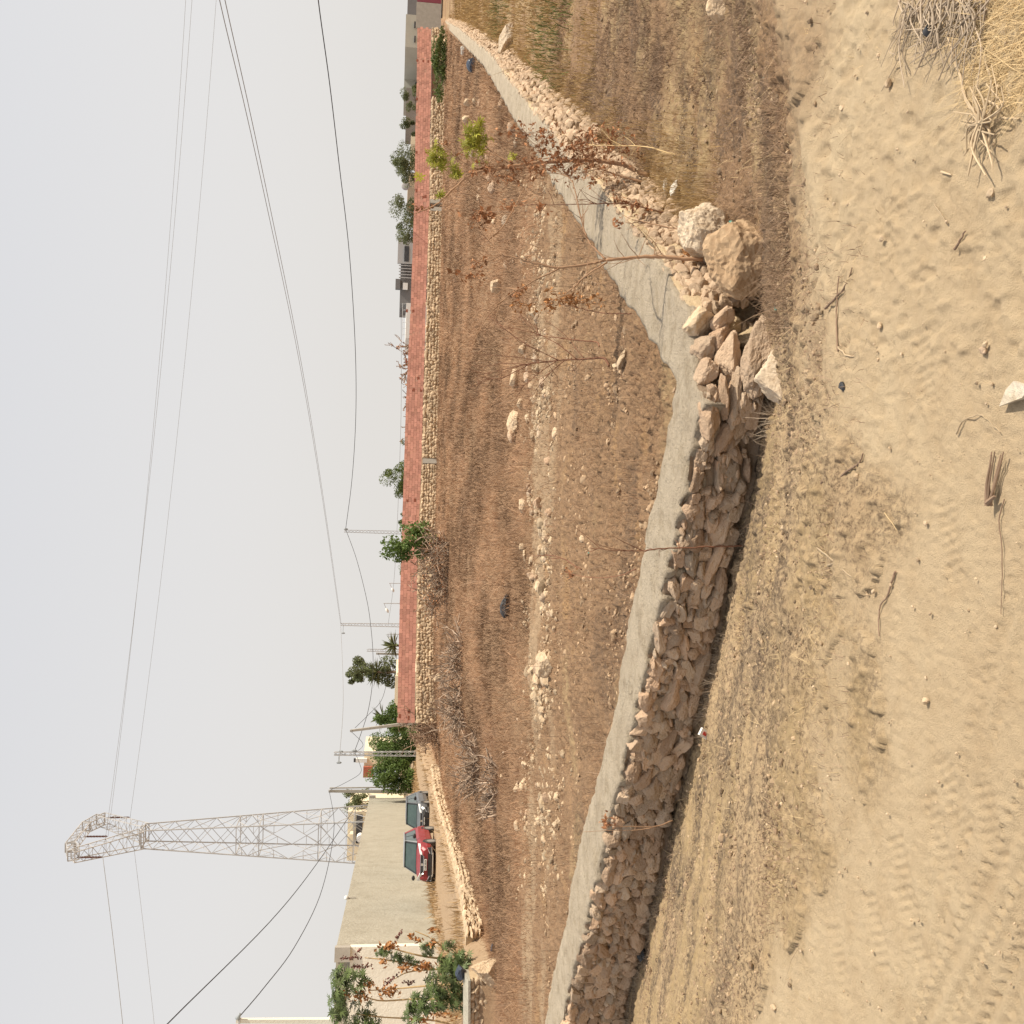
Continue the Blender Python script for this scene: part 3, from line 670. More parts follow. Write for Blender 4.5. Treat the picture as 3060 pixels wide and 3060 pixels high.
# ------------------------------------------------------------------ buildings
def buildings():
    # long rendered wall on the left
    P1 = atY(1011, 2827, 40); P2 = atY(1104, 2384, 108); zt = 3.40; zb = -1.3
    t = thing('rendered_building', 'long windowless building in rough beige cement render behind the red and grey cars', 'building', (P1[0], P1[1], -1))
    d = (P2 - P1); d[2] = 0; d /= np.linalg.norm(d); n = np.array([d[1], -d[0], 0]); n = n if n[0] > 0 else -n
    def q(p, z, off=0): return np.array([p[0], p[1], z]) + n * off
    mb = MB(); hexa(mb, [q(P1, zb), q(P2, zb), q(P2, zb, -9), q(P1, zb, -9)], [q(P1, zt), q(P2, zt), q(P2, zt, -9), q(P1, zt, -9)]); mb.build('side_wall', M_plaster, t)
    mb = MB(); f0 = P1 - d * .25; zf = atY(1047, 2832, 39.8)[2]
    e = f0 + np.array([-14, -2.4, 0]); hexa(mb, [[f0[0], f0[1], zb], [e[0], e[1], zb], [e[0] + .2, e[1] + .24, zb], [f0[0], f0[1] + .24, zb]][::-1], [[f0[0], f0[1], zf], [e[0], e[1], zf], [e[0] + .2, e[1] + .24, zf], [f0[0], f0[1] + .24, zf]][::-1]); mb.build('front_wall', M_plaster2, t)  # lighter colour than the side wall carries the sun on this face
    mb = MB(); c = P1 - d * .22; box(mb, [c[0] - .25, c[1] - .02, (zf + zt) / 2 + .02], (.55, .4, zt - zf + .06), rz=math.atan2(d[1], d[0]) - pi / 2); mb.build('parapet_end', M_conc, t)
    mb = MB(); c = P2 + d * .1; box(mb, [c[0], c[1], zt - .3], (.5, .5, .7)); mb.build('corner_block', M_conc, t)
    # white globe lamp on the roof
    t2 = thing('globe_lamp', 'small white globe lamp peeping over the beige rendered roof edge', 'lamp', atY(1040, 2683, 50))
    mb = MB(); g = atY(1035, 2683, 50); V, f = ICO[2]; mb.add(V * .11 + g, f); mb.build('globe', M_whitep, t2, smooth=True)
    mb = MB(); tube(mb, [g - [0, 0, .5], g - [0, 0, .1]], .03); mb.build('stem', M_conc, t2)

    def house(name, label, x0, x1, y0, y1, Y, mat_, depth=8, zbase=-1.2, parts=()):
        """x: rows of the picture's height (left = up), y: across"""
        a = atY(x0, y0, Y); b = atY(x0, y1, Y); xl, xr = min(a[0], b[0]), max(a[0], b[0]); zt = (a[2] + b[2]) / 2
        t = thing(name, label, 'building', ((xl + xr) / 2, Y, zbase))
        mb = MB(); box(mb, [(xl + xr) / 2, Y + depth / 2, (zt + zbase) / 2], (xr - xl, depth, zt - zbase)); mb.build('wall', mat_, t)
        return t, xl, xr, zt
    def patch(t, name, mat_, x0, x1, y0, y1, Y, th=.06):
        p = atY(x0, y0, Y); q_ = atY(x1, y1, Y); mb = MB()
        box(mb, [(p[0] + q_[0]) / 2, Y, (p[2] + q_[2]) / 2], (abs(p[0] - q_[0]), th, abs(p[2] - q_[2]))); return mb.build(name, mat_, t)
    # cream house behind the pylon
    t, xl, xr, zt = house('cream_house', 'cream flat-roofed house with a dark grilled balcony behind the pylon foot', 1038, 1110, 2425, 2572, 122, M_cream)
    patch(t, 'balcony_grille', M_darkgrille, 1065, 1082, 2434, 2520, 121.6)
    patch(t, 'canopy', M_cream, 1046, 1056, 2488, 2506, 121.3, 1.2); patch(t, 'red_band', M_redroof, 1080, 1088, 2505, 2520, 121.7)
    mb = MB(); p = atY(1077, 2503, 119); tube(mb, [p - [0, .5, 0], p + [0, .5, 0]], .45, 12); mb.build('water_tank', M_whitep, t)
    t, xl, xr, zt = house('tiled_house', 'cream house with a red tiled wall and small chimney above the dark hedge', 1088, 1130, 2245, 2290, 125, M_cream)
    patch(t, 'tiled_wall', M_redroof, 1086, 1115, 2290, 2322, 124.5, .5)
    p = atY(1075, 2274, 124.5); mb = MB(); box(mb, p + np.array([0, .4, -.2]), (.5, .5, 1.4)); ch = mb.build('chimney', M_whitep, t)
    mb = MB(); box(mb, p + np.array([0, .4, .62]), (.42, .42, .28)); mb.build('chimney_cowl', M_darkgrille, t)
    t, *_ = house('pale_yellow_house', 'low pale yellow parapet showing just above the left part of the brick wall', 1184, 1250, 2010, 2108, 92, M_cream)
    patch(t, 'parapet_step', M_cream, 1181, 1190, 2018, 2100, 91.8, .3)
    # houses beyond the red wall, right half
    t, *_ = house('grey_house', 'dark grey house with ribbed white-edged facade beyond the middle of the brick wall', 1196, 1260, 785, 905, 105, M_greywall)
    for i in range(5): patch(t, 'facade_rib', M_greylight, 1192, 1230, 792 + i * 9, 796 + i * 9, 104.8, .25)
    patch(t, 'white_panel', M_greylight, 1190, 1232, 712, 790, 104.9, .3); patch(t, 'balcony_recess', M_darkgrille, 1209, 1222, 735, 782, 104.6)
    w = patch(t, 'window', M_whitep, 1204, 1218, 845, 866, 104.7, .12); 
    p = atY(1189, 850, 105); mb = MB(); box(mb, p, (1.0, .8, .5)); mb.build('roof_tank', M_greywall, t)
    t, *_ = house('white_house', 'white low parapet wall left of the grey house with a thin roof railing', 1213, 1260, 905, 1010, 100, M_whitep)
    mb = MB()
    for y in np.linspace(908, 1000, 6): tube(mb, [atY(1214, y, 100.4), atY(1203, y, 100.4)], .02, 4)
    tube(mb, [atY(1203, 905, 100.4), atY(1203, 1005, 100.4)], .02, 4); mb.build('railing', M_steel, t)
    t, *_ = house('beige_block_house', 'long unfinished beige block house with small dark openings, right of the trees', 1209, 1265, 140, 262, 112, M_blocks)
    for y in (160, 195, 248): patch(t, 'opening', M_darkgrille, 1240, 1246, y, y + 10, 111.8, .2)
    t, *_ = house('grey_block_house', 'dark grey block building with a plain wall beside the beige block house', 1214, 1265, 262, 350, 108, M_greyblocks)
    t, *_ = house('beige_flat_house', 'pale beige flat-roofed house with two small slit windows, farthest right beyond the brick wall', 1212, 1262, 42, 140, 104, M_blocks)
    for y in (65, 108): patch(t, 'slit_window', M_darkgrille, 1238, 1242, y, y + 18, 103.8, .2)
    t, *_ = house('brown_house', 'dark brown-grey house wall cut off by the right edge of the picture', 1220, 1262, -160, 42, 118, M_greywall)
    t, *_ = house('concrete_wall', 'plain concrete yard wall at the right edge just right of the brick wall', 1244, 1290, 5, 82, 88, M_conc, .3)
    t['category'] = 'wall'
    t, *_ = house('red_gate_house', 'maroon gate at the end of the plain concrete yard wall', 1248, 1290, -90, 4, 89, M_maroon, .3)
    t['category'] = 'gate'; 
    t, *_ = house('tan_house', 'small tan rendered hut between two grey-green trees behind the brick wall', 1219, 1255, 515, 560, 106, M_tan)
    mb = MB(); p = atY(1212, 556, 105); V, f = ICO[2]; mb.add(V * [.45, .1, .45] + p, f); tube(mb, [p, p - [0, 0, .7]], .04); mb.build('satellite_dish', M_greylight, t)
    t, *_ = house('cream_shed', 'tiny cream shed roof showing between the two right-hand trees', 1228, 1255, 405, 430, 104, M_cream)
M_whitep = mat('white_paint', (.74, .72, .67), (.78, .76, .72), 2, rnd=0, rough=.6)
M_cream = mat('cream_render', (.78, .67, .47), (.82, .72, .53), .6, rnd=0)
M_darkgrille = mat('dark_grille', (.05, .05, .055), (.09, .09, .09), 4, rnd=0)
M_redroof = mat('red_tiles', (.36, .10, .06), (.45, .16, .10), 3, rnd=0, bump=.5)
M_greywall = mat('grey_render', (.17, .165, .165), (.21, .205, .20), .6, rnd=0)
M_greylight = mat('light_grey_render', (.45, .44, .43), (.50, .49, .48), .6, rnd=0)
M_blocks = mat('beige_blocks', (.42, .40, .33), (.48, .46, .385), .7, rnd=0, bump=.4)
M_greyblocks = mat('grey_blocks', (.22, .195, .17), (.27, .24, .21), .7, rnd=0, bump=.4)
M_maroon = mat('maroon_paint', (.22, .05, .07), (.26, .07, .09), 2, rnd=0)
M_tan = mat('tan_render', (.56, .44, .30), (.62, .50, .36), .7, rnd=0)
buildings()

# ------------------------------------------------------------------ pylon
def bar(mb, a, b, w=.07, r=None):
    a = np.asarray(a, float); b = np.asarray(b, float); d = b - a; d /= np.linalg.norm(d) + 1e-9
    u = np.cross(d, [0, 0, 1.0]) if abs(d[2]) < .95 else np.cross(d, [1.0, 0, 0]); u /= np.linalg.norm(u); v = np.cross(d, u)
    w *= .5; q = [-u * w - v * w, u * w - v * w, u * w + v * w, -u * w + v * w]
    hexa(mb, [a + k for k in q], [b + k for k in q], r=r)
YP = 112.0
PC = atY(690, 2496, YP); PC[2] = 0
def hz(x, y, Y): return atY(x, y, Y)[2]
TIPS = {}
def pylon():
    base = np.array([PC[0], YP, -1.3])
    t = thing('power_pylon', 'tall grey lattice power pylon with a looped head rising behind the beige rendered building', 'pylon', base)
    a = np.array([-.08, -.997, 0]); b = np.array([.997, -.08, 0]); C = np.array([PC[0], YP, 0])
    zW = hz(428, 2500, YP); z1 = hz(1050, 2496, YP); h1 = 2.3; hW = .98
    def hw(z): return hW + (h1 - hW) * (zW - z) / (zW - z1)
    def corner(k, z):
        sa, sb = ((1, 1), (1, -1), (-1, -1), (-1, 1))[k % 4]; h = hw(z); return C + a * h * sa + b * h * sb + np.array([0, 0, z])
    zs = [-1.3, hz(1058, 2496, YP), hz(955, 2496, YP), hz(780, 2496, YP), hz(712, 2496, YP)]
    for k in range(4):
        mb = MB(); bar(mb, corner(k, -1.3), corner(k, zW), .11, .4); mb.build('leg', M_steel, t)
    # big lower panels: diamond bracing with small redundant members
    mb = MB()
    for z0, z2 in zip(zs[:-1], zs[1:]):
        for k in range(4):
            zm = (z0 + z2) / 2
            for lo, hi in ((z0, zm), (z2, zm)):
                mid = (corner(k, lo) + corner(k + 1, lo)) / 2
                bar(mb, mid, corner(k, hi), .05); bar(mb, mid, corner(k + 1, hi), .05)
                for c in (k, k + 1):
                    m = (mid + corner(c, hi)) / 2; q = corner(c, (lo + hi) / 2); bar(mb, m, q, .045); bar(mb, m, corner(c, lo), .035)
            bar(mb, corner(k, z2), corner(k + 1, z2), .08)
    z = zs[-1]; step = 2.6
    while z < zW - .3:
        zn = min(z + step, zW); step *= .90
        for k in range(4):
            bar(mb, corner(k, z), corner(k + 1, zn), .046); bar(mb, corner(k + 1, z), corner(k, zn), .046)
        z = zn
    for k in range(4): bar(mb, corner(k, zW), corner(k + 1, zW), .12)
    mb.build('bracing', M_steel, t)
    # head: two box arms leaning out, a box beam across the top
    zE = 33.75; zT = 34.7
    def truss(P, hs, hb, name, nseg):
        """box truss along polyline P of centre points, half sizes hs (in a/z plane) and hb (along b)"""
        mb = MB(); P = resample(P, n=nseg); m = len(P); T = np.gradient(P, axis=0); T /= np.linalg.norm(T, axis=1)[:, None]
        hs = np.linspace(hs[0], hs[1], m); hb = np.linspace(hb[0], hb[1], m); R_ = []
        for i in range(m):
            n = np.cross(T[i], b); R_.append([P[i] + n * hs[i] * s + b * hb[i] * q for s, q in ((1, 1), (1, -1), (-1, -1), (-1, 1))])
        for i in range(m - 1):
            for k in range(4):
                bar(mb, R_[i][k], R_[i + 1][k], .075)
                bar(mb, R_[i][k], R_[i + 1][(k + 1) % 4], .04)
                if i % 2 == 0: bar(mb, R_[i][k], R_[i][(k + 1) % 4], .04)
        for k in range(4): bar(mb, R_[-1][k], R_[-1][(k + 1) % 4], .09); bar(mb, R_[0][k], R_[0][(k + 1) % 4], .09)
        return mb.build(name, M_steel, t)
    up = np.array([0, 0, 1.])
    for s in (1, -1):
        truss([C + a * s * .75 + up * zW, C + a * s * 4.9 + up * zE], (.55, .55), (.95, .55), 'head_arm', 9)
        truss([C + a * s * 4.7 + up * zE, C + a * s * 2.6 + up * zT], (.55, .45), (.55, .5), 'head_arm', 5)
    truss([C - a * 2.9 + up * zT, C + a * 2.9 + up * zT], (.45, .45), (.5, .5), 'top_beam', 7)
    for nm, p in (('near', C + a * 5.3 + up * (zE - .5)), ('far', C - a * 5.3 + up * (zE - .5)), ('mid', C + up * (zT - .5))):
        L = 2.6; q = p - up * L; TIPS[nm] = q
        mb = MB(); pts = []; rad = []
        for i in range(28):
            pts.append(p - up * (.35 + (L - .5) * i / 27)); rad.append(.13 if i % 2 else .05)
        tube(mb, pts, rad, 8); tube(mb, [p, p - up * .36], .025); tube(mb, [p - up * (L - .2), q], .03)
        mb.build('insulator_string', M_insul, t)
pylon()
if True:
    def _proj(p):
        q = np.asarray(p) - EYE; d = q @ fwd; return 1530 + F * (-(q @ uc)) / d, 1530 - F * (q @ rc) / d

def wire(name, label, cat, pts, rad, mat_=None, group=None, k=6, parent=None):
    mb = MB(); tube(mb, smoothline(pts, k), rad, 5)
    P = np.asarray(pts, float)
    if parent is not None: return mb.build(name, mat_ or M_wire, parent)
    return tag(mb.build(name, mat_ or M_wire, origin=tuple(P.mean(0)), smooth=True), label, cat, group)
def wp(lst): return [atY(x, y, Y) for x, y, Y in lst]
def sagline(a, b, sag, n=14):
    t = np.linspace(0, 1, n)[:, None]; P = np.asarray(a) * (1 - t) + np.asarray(b) * t; P[:, 2] -= (4 * sag * t * (1 - t))[:, 0]; return P
def hvline(label, tip, ends, rad):
    """a span from an insulator tip to a far point; only the far point is taken from the picture"""
    P = sagline(TIPS[tip], atY(*ends), 1.0 if ends[1] < 0 else .15, 16); wire('power_line', label, 'wire', list(P), rad, k=2)
hvline('high voltage wire running right from the pylon head, uppermost of the three', 'mid', (582, -500, 97), .016)
hvline('high voltage wire running right from the pylon head, middle of the three', 'near', (606, -500, 96), .016)
hvline('high voltage wire running right from the pylon head, lowest of the three', 'far', (680, -500, 103), .016)
hvline('thicker high voltage wire running left off the picture from the pylon head', 'near', (410, 3500, 92), .030)
hvline('thin high voltage wire running left off the picture below the thicker one', 'far', (505, 3500, 101), .018)

# ------------------------------------------------------------------ lattice masts, concrete poles, street lamps
def mast(label, x_top, y_top, x_bot, y_bot, Y, w0=.14, w1=.22, insul=()):
    top = atY(x_top, y_top, Y); bot = atY(x_bot, y_bot, Y); bot[0] = top[0]; bot[2] = min(bot[2], float(gz(bot[0], Y)) if Y < 85 else -1.4)
    t = thing('lattice_mast', label, 'mast', bot)
    up = np.array([0, 0, 1.]); H = top[2] - bot[2]
    def c(k, f):
        h = w1 + (w0 - w1) * f; s = ((1, 1), (1, -1), (-1, -1), (-1, 1))[k % 4]; return bot + np.array([s[0] * h, s[1] * h, H * f])
    for k in range(4):
        mb = MB(); bar(mb, c(k, 0), c(k, 1), .05); mb.build('upright', M_steel, t)
    mb = MB(); n = int(H / .45)
    for i in range(n):
        for k in range(4):
            bar(mb, c(k + (i % 2), i / n), c(k + 1 - (i % 2), (i + 1) / n), .035)
    mb.build('lacing', M_steel, t)
    for (x, y) in insul:
        p = atY(x, y, Y); mb = MB(); d = top.copy(); d[2] = p[2]; tube(mb, [d, p], .03, 4)
        tube(mb, [p + up * .25, p + up * .12, p, p - up * .15, p - up * .3], [.04, .12, .12, .12, .04], 8); mb.build('insulator', M_glassins, t)
    return t, top
T1, mt1 = mast('thin grey lattice mast right of the in-field tree, alone against the sky', 1028, 1587, 1215, 1592, 130, insul=[(1033, 1581)])
T2, mt2 = mast('thin grey lattice mast with side brackets standing left of the two street lamps', 1018, 1866, 1215, 1871, 150, .16, .26, insul=[(1025, 1892)])
T3, mt3 = mast('grey lattice mast standing in front of the dark green hedge', 998, 2252, 1232, 2256, 103, .15, .22, insul=[(1012, 2279), (1058, 2243), (1017, 2246)])
T4, mt4 = mast('small distant lattice mast above the small palm', 1096, 1943, 1215, 1948, 190, .2, .25)
def pole(label, x_top, y_top, x_bot, y_bot, Y, w=.11, mat_=None):
    a = atY(x_top, y_top, Y); b = atY(x_bot, y_bot, Y); b = a + (b - a) * ((a[2] + 1.35) / (a[2] - b[2]))
    mb = MB(); d = np.array([w, 0, 0]); e = np.array([0, w, 0]); k = 1.5
    hexa(mb, [b - d * k - e * k, b + d * k - e * k, b + d * k + e * k, b - d * k + e * k], [a - d - e, a + d - e, a + d + e, a - d + e], r=.5)
    t = thing('utility_pole', label, 'pole', b); mb.build('shaft', mat_ or M_conc, t)
    mb = MB(); box(mb, a + np.array([0, 0, -.15]), (w * 2.6, w * 2.6, .08)); mb.build('clamp_band', M_steel, t)
    return t, a
U1, pt1 = pole('square concrete utility pole at the right end of the beige rendered building', 982, 2364, 1222, 2366, 107, .12)
mb = MB(); a = atY(985, 2362, 107); bar(mb, a + [.25, 0, 0], [a[0] + .35, a[1], -1.3], .12); mb.build('stay_pipe', M_conc, U1)
U2, pt2 = pole('leaning concrete utility pole at the left end of the red brick wall', 1046, 2184, 1216, 2162, 96, .10)
U3, pt3 = pole('short concrete utility pole beside the small palm', 1124, 1953, 1195, 1955, 120, .10)
U4, pt4 = pole('pale utility pole cut by the left edge of the picture, with a cable clamp', 706, 3050, 1090, 3050, 47, .085, M_plaster2)
mb = MB(); p = atY(712, 3042, 47); tube(mb, [p + [0, 0, .1], p + [.05, -.1, 0], p + [.25, -.1, -.1]], [.06, .11, .05], 8); mb.build('cable_clamp', M_glassins, U4)
def lamp(label, y, x_top, x_bot, Y, reach=35):
    b = atY(x_bot, y, Y); a = atY(x_top, y, Y); b[2] = -1.4
    t = thing('street_lamp', label, 'street lamp', b)
    e = atY(x_top - 6 + 14, y + reach, Y); mb = MB(); tube(mb, [b, a], [.09, .06], 6); mb.build('post', M_steel, t)
    mb = MB(); tube(mb, smoothline([a - [0, 0, .1], a + (e - a) * .3 + [0, 0, -.05], e]), .045, 5); mb.build('arm', M_steel, t)
    mb = MB(); d = (e - a) / np.linalg.norm(e - a); tube(mb, [e - d * .1, e + d * .15, e + d * .5, e + d * .75], [.06, .2, .22, .05], 8); mb.build('lamp_head', M_whitep, t, smooth=True)
lamp('street lamp nearest the in-field tree, shorter of the two right-hand lamps', 1743, 1163, 1200, 170, 15)
lamp('street lamp between the in-field tree and the bracketed lattice mast', 1803, 1146, 1200, 160, 16)
lamp('lower street lamp left of the bracketed lattice mast', 1895, 1157, 1200, 175, 12)

# cables
wire('twisted_cable', 'upper of the twin overhead wires running from the top right to the bracketed mast', 'wire', wp([(620, -200, 34), (656, 0, 38), (772, 500, 52), (898, 1100, 83), (965, 1500, 115), (1018, 1866, 149)]), [.011] * 5 + [.026] * 6 + [.028] * 20 if False else .018)
wire('twisted_cable', 'lower of the twin overhead wires running from the top right to the bracketed mast', 'wire', wp([(634, -200, 34), (672, 0, 38), (782, 500, 52), (903, 1100, 83), (968, 1500, 115), (1020, 1866, 149)]), .018)
wire('overhead_wire', 'sagging overhead wire from the bracketed mast to the mast by the hedge', 'wire', [mt2] + wp([(1024, 2000, 135), (1025, 2120, 118), (1013, 2279, 103)]), .024)
wire('overhead_cable', 'thick black bundled cable sagging across the sky from the right edge to a thin mast', 'cable', wp([(940, -150, 50), (951, 0, 56), (985, 250, 64), (1012, 480, 74), (1045, 770, 88), (1062, 1050, 103), (1063, 1250, 115), (1052, 1430, 124), (1033, 1581, 130)]), .032, M_cable)
wire('overhead_cable', 'dark cable drooping from the mast right of the in-field tree to the hedge mast', 'cable', wp([(1033, 1581, 130), (1066, 1673, 127), (1097, 1797, 123), (1110, 1890, 120), (1115, 1973, 116), (1112, 2050, 112), (1099, 2128, 108), (1076, 2200, 105), (1060, 2243, 103)]), .030, M_cable)
wire('overhead_cable', 'dark cable looping low between the short pole and the leaning pole', 'cable', wp([(1130, 1953, 120), (1150, 2000, 114), (1156, 2030, 110), (1140, 2092, 104), (1099, 2138, 99), (1061, 2175, 96)]), .022, M_cable)
wire('overhead_cable', 'dark cable from the hedge mast over the hedge to the pole by the beige building', 'cable', wp([(1060, 2248, 103), (1073, 2278, 104), (1077, 2310, 105), (1030, 2340, 106), (984, 2362, 107)]), .022, M_cable)
wire('overhead_cable', 'dark cable from the leaning pole to the hedge mast', 'cable', wp([(1052, 2188, 96), (1085, 2225, 99), (1061, 2250, 103)]), .02, M_cable)
wire('overhead_cable', 'straight black cable slanting from the left edge of the sky down to the pylon foot', 'cable', wp([(380, 3200, 40), (500, 3060, 46), (806, 2755, 66), (940, 2590, 84), (1063, 2411, 106)]), .029, M_cable)
wire('overhead_cable', 'twisted cable sagging from the left edge pole to the pole by the beige building', 'cable', wp([(712, 3042, 47), (790, 2950, 52), (880, 2830, 60), (955, 2680, 70), (990, 2540, 82), (998, 2450, 95), (984, 2364, 107)]), .024, M_cable)
wire('overhead_wire', 'faint wire hanging low just above the middle of the red brick wall', 'wire', wp([(1197, 905, 106), (1199, 1000, 115), (1197, 1300, 130), (1180, 1700, 145), (1160, 1866, 150)]), .022)

# ------------------------------------------------------------------ cars
def car(loc, heading, label, name, paint, roofpaint, L, Wd, H, suv):
    t = thing(name, label, 'car', loc)
    hd = np.array([cos(heading), sin(heading), 0]); lf = np.array([-sin(heading), cos(heading), 0]); B = np.array([hd, lf, [0, 0, 1.]])
    O = np.asarray(loc, float)
    def Wp(P): return np.asarray(P, float) @ B + O
    w = Wd / 2; hb = .98 if suv else .90; gc = .22
    # body: stations along the length, each a ring
    st = [(-L / 2, .84, .55, hb - .18), (-L / 2 + .08, .95, .38, hb - .04), (-L / 2 + .5, 1, .26, hb), (0, 1, gc, hb - .01), (L / 2 - 1.25, 1, gc, hb - .03), (L / 2 - .55, .985, .24, hb - .09), (L / 2 - .18, .90, .26, hb - .18), (L / 2 - .02, .78, .36, hb - .32)]
    V = []
    for x, ww, z0, z1 in st:
        h = w * ww
        V += [(x, -h * .80, z0), (x, -h * .97, z0 + .10), (x, -h, z0 + (z1 - z0) * .45), (x, -h * .965, z1 - .10), (x, -h * .86, z1), (x, -h * .4, z1 + .035), (x, h * .4, z1 + .035), (x, h * .86, z1), (x, h * .965, z1 - .10), (x, h, z0 + (z1 - z0) * .45), (x, h * .97, z0 + .10), (x, h * .80, z0)]
    n = 12; m = len(st); i = np.arange(m - 1)[:, None] * n; j = np.arange(n)[None]; j2 = (j + 1) % n
    mb = MB(); mb.add(Wp(V), np.stack([i + j, i + j2, i + n + j2, i + n + j], -1).reshape(-1, 4), np.arange(n)[None, ::-1], (np.arange(n) + (m - 1) * n)[None], r=.5)
    body = mb.build('body', paint, t, smooth=False)
    bv = body.modifiers.new('bevel', 'BEVEL'); bv.width = .035; bv.segments = 3; bv.limit_method = 'ANGLE'; bv.angle_limit = R(18)
    # cabin
    xb0, xb1 = -L / 2 + .12, L / 2 - 1.05; xt0, xt1 = -L / 2 + .55, L / 2 - 1.95
    lo = [(xb0, .86), (xb1, .84)]; hi = [(xt0, .68), (xt1, .68)]; zb = hb - .03; zt = H - .04
    mb = MB(); V = [(xb0, -w * .86, zb), (xb1, -w * .82, zb), (xb1, w * .82, zb), (xb0, w * .86, zb), (xt0, -w * .68, zt), (xt1, -w * .68, zt), (xt1, w * .68, zt), (xt0, w * .68, zt)]
    mb.add(Wp(V), BOXF, r=.5); cb = mb.build('cabin', M_glassdark, t)
    mb = MB(); box(mb, Wp([(xt0 + xt1) / 2 - .03, 0, zt + .015])[0] if False else Wp([[(xt0 + xt1) / 2 - .03, 0, zt + .015]])[0], (xt1 - xt0 + .22, w * 1.40, .06), rz=heading)
    rf = mb.build('roof', roofpaint, t); bv = rf.modifiers.new('bevel', 'BEVEL'); bv.width = .028; bv.segments = 3
    Vn = np.array(V)
    def quad(name, f, idx, mat_, off):   # panel from bilinear patch on a cabin face
        a, b, c, d = (Vn[k] for k in idx); P = []
        for u, v in f: P.append((a * (1 - u) + b * u) * (1 - v) + (d * (1 - u) + c * u) * v)
        P = np.array(P); nn = np.cross(P[1] - P[0], P[2] - P[1]); nn /= np.linalg.norm(nn); ctr = Vn.mean(0); nn *= np.sign(nn @ (P.mean(0) - ctr))
        mb = MB(); hexa(mb, Wp(P - nn * .004), Wp(P + nn * off)); return mb.build(name, mat_, t)
    quad('windscreen', [(.06, .06), (.94, .06), (.93, .92), (.07, .92)], (1, 2, 6, 5), M_glass, .008)
    for s in ((3, 2, 6, 7), (0, 1, 5, 4)):
        quad('side_window', [(.52, .08), (.90, .08), (.93, .88), (.55, .88)], s, M_glass, .010)
        quad('side_window', [(.14, .10), (.48, .08), (.50, .88), (.16, .86)], s, M_glass, .010)
        quad('pillar', [(.90, 0), (1, 0), (1, 1), (.95, 1)], s, roofpaint if suv else paint, .014)
        quad('pillar', [(0, 0), (.13, 0), (.14, 1), (0, 1)], s, paint, .014)
    # wheels
    for sx in (L / 2 - .78, -L / 2 + .72):
        for s in (1, -1):
            c = Wp([[sx, s * (w - .10), .31]])[0]
            mb = MB(); tube(mb, [c - lf * .10, c - lf * .09, c + lf * .09, c + lf * .10], [.27, .315, .315, .27], 28); wl = mb.build('tyre', M_tyre, t)
            mb = MB(); o = c + lf * s * .098; tube(mb, [o, o + lf * s * .012], [.20, .18], 20); r_ = mb.build('rim', M_rim, wl)
            mb = MB(); o = Wp([[sx, s * (w * .985), .34]])[0]; tube(mb, [o - lf * .02, o + lf * .012], [.37, .36], 24); mb.build('wheel_arch', M_blacktrim, t)
    zf = hb - .30; xf = L / 2
    for s in (1, -1):
        mb = MB(); P = [(xf - .50, s * w * .90, zf + .12), (xf - .10, s * w * .44, zf + .04), (xf - .12, s * w * .46, zf + .15), (xf - .56, s * w * .90, zf + .24)]
        P = np.array(P); hexa(mb, Wp(P - [.12, 0, 0]), Wp(P + [.09, s * .045, .01])); mb.build('headlight', M_headlight, t)
        mb = MB(); c = Wp([[L / 2 - 1.35, s * (w + .08), hb + .10]])[0]; V_, f_ = ICO[2]; mb.add((V_ * [.07, .12, .08]) @ B + c, f_, r=.5); mb.build('wing_mirror', M_blacktrim, t, smooth=True)
        mb = MB(); c = [(xf - .06, s * w * .60, .36)]; P = np.array([(xf - .10, s * w * .84, .30), (xf + .0, s * w * .52, .29), (xf - .0, s * w * .56, .38), (xf - .10, s * w * .84, .50)]); hexa(mb, Wp(P - [.2, 0, 0]), Wp(P + [.03, 0, 0])); fl = mb.build('fog_lamp_surround', M_blacktrim, t)
        mb = MB(); tube(mb, Wp(P[[1, 0, 3, 2]] + [.035, 0, 0]), .016, 4); mb.build('chrome_strip', M_chrome, fl)
    mb = MB(); P = np.array([(xf + .0, -w * .44, zf - .02), (xf + .0, w * .44, zf - .02), (xf - .04, w * .50, zf + .13), (xf - .04, -w * .50, zf + .13)]); hexa(mb, Wp(P - [.1, 0, 0]), Wp(P + [.02, 0, 0])); gr = mb.build('grille', M_blacktrim, t)
    mb = MB(); box(mb, Wp([[xf + .0, 0, zf + .055]])[0], (.03, .11, .10), rz=heading); mb.build('badge', M_chrome, gr)
    mb = MB(); tube(mb, Wp(np.vstack([P[[0, 1, 2, 3]], P[[0]]]) + [.024, 0, 0]), .012, 4); mb.build('chrome_strip', M_chrome, gr)
    mb = MB(); P = np.array([(xf - .0, -w * .50, .30), (xf - .0, w * .50, .30), (xf + .0, w * .58, .47), (xf + .0, -w * .58, .47)]); hexa(mb, Wp(P - [.2, 0, 0]), Wp(P + [.025, 0, 0])); mb.build('lower_intake', M_blacktrim, t)
    mb = MB(); box(mb, Wp([[xf + .035, 0, zf - .10]])[0], (.02, .50, .11), rz=heading); pl = mb.build('number_plate', M_plate if not suv else M_whitep, t)
    mb = MB()
    for i in range(7): box(mb, Wp([[xf + .047, -.19 + i * .063 + (0 if i < 3 else .01), zf - .10]])[0], (.006, .034, .065 if i % 3 else .05), rz=heading)
    mb.build('plate_characters', M_whitep if not suv else M_blacktrim, pl)
    mb = MB(); box(mb, Wp([[xf - .04, 0, .25]])[0], (.12, w * 1.2, .05), rz=heading); mb.build('bumper_lip', M_chrome if suv else M_blacktrim, t)
    return t
def paintmat(name, c, rough=.35):
    m = mat(name, c, tuple(min(1, k * 1.15 + .015) for k in c), 3, rough=rough, rnd=0, spec=.5, c3=tuple(k * .8 + .06 for k in c)); return m
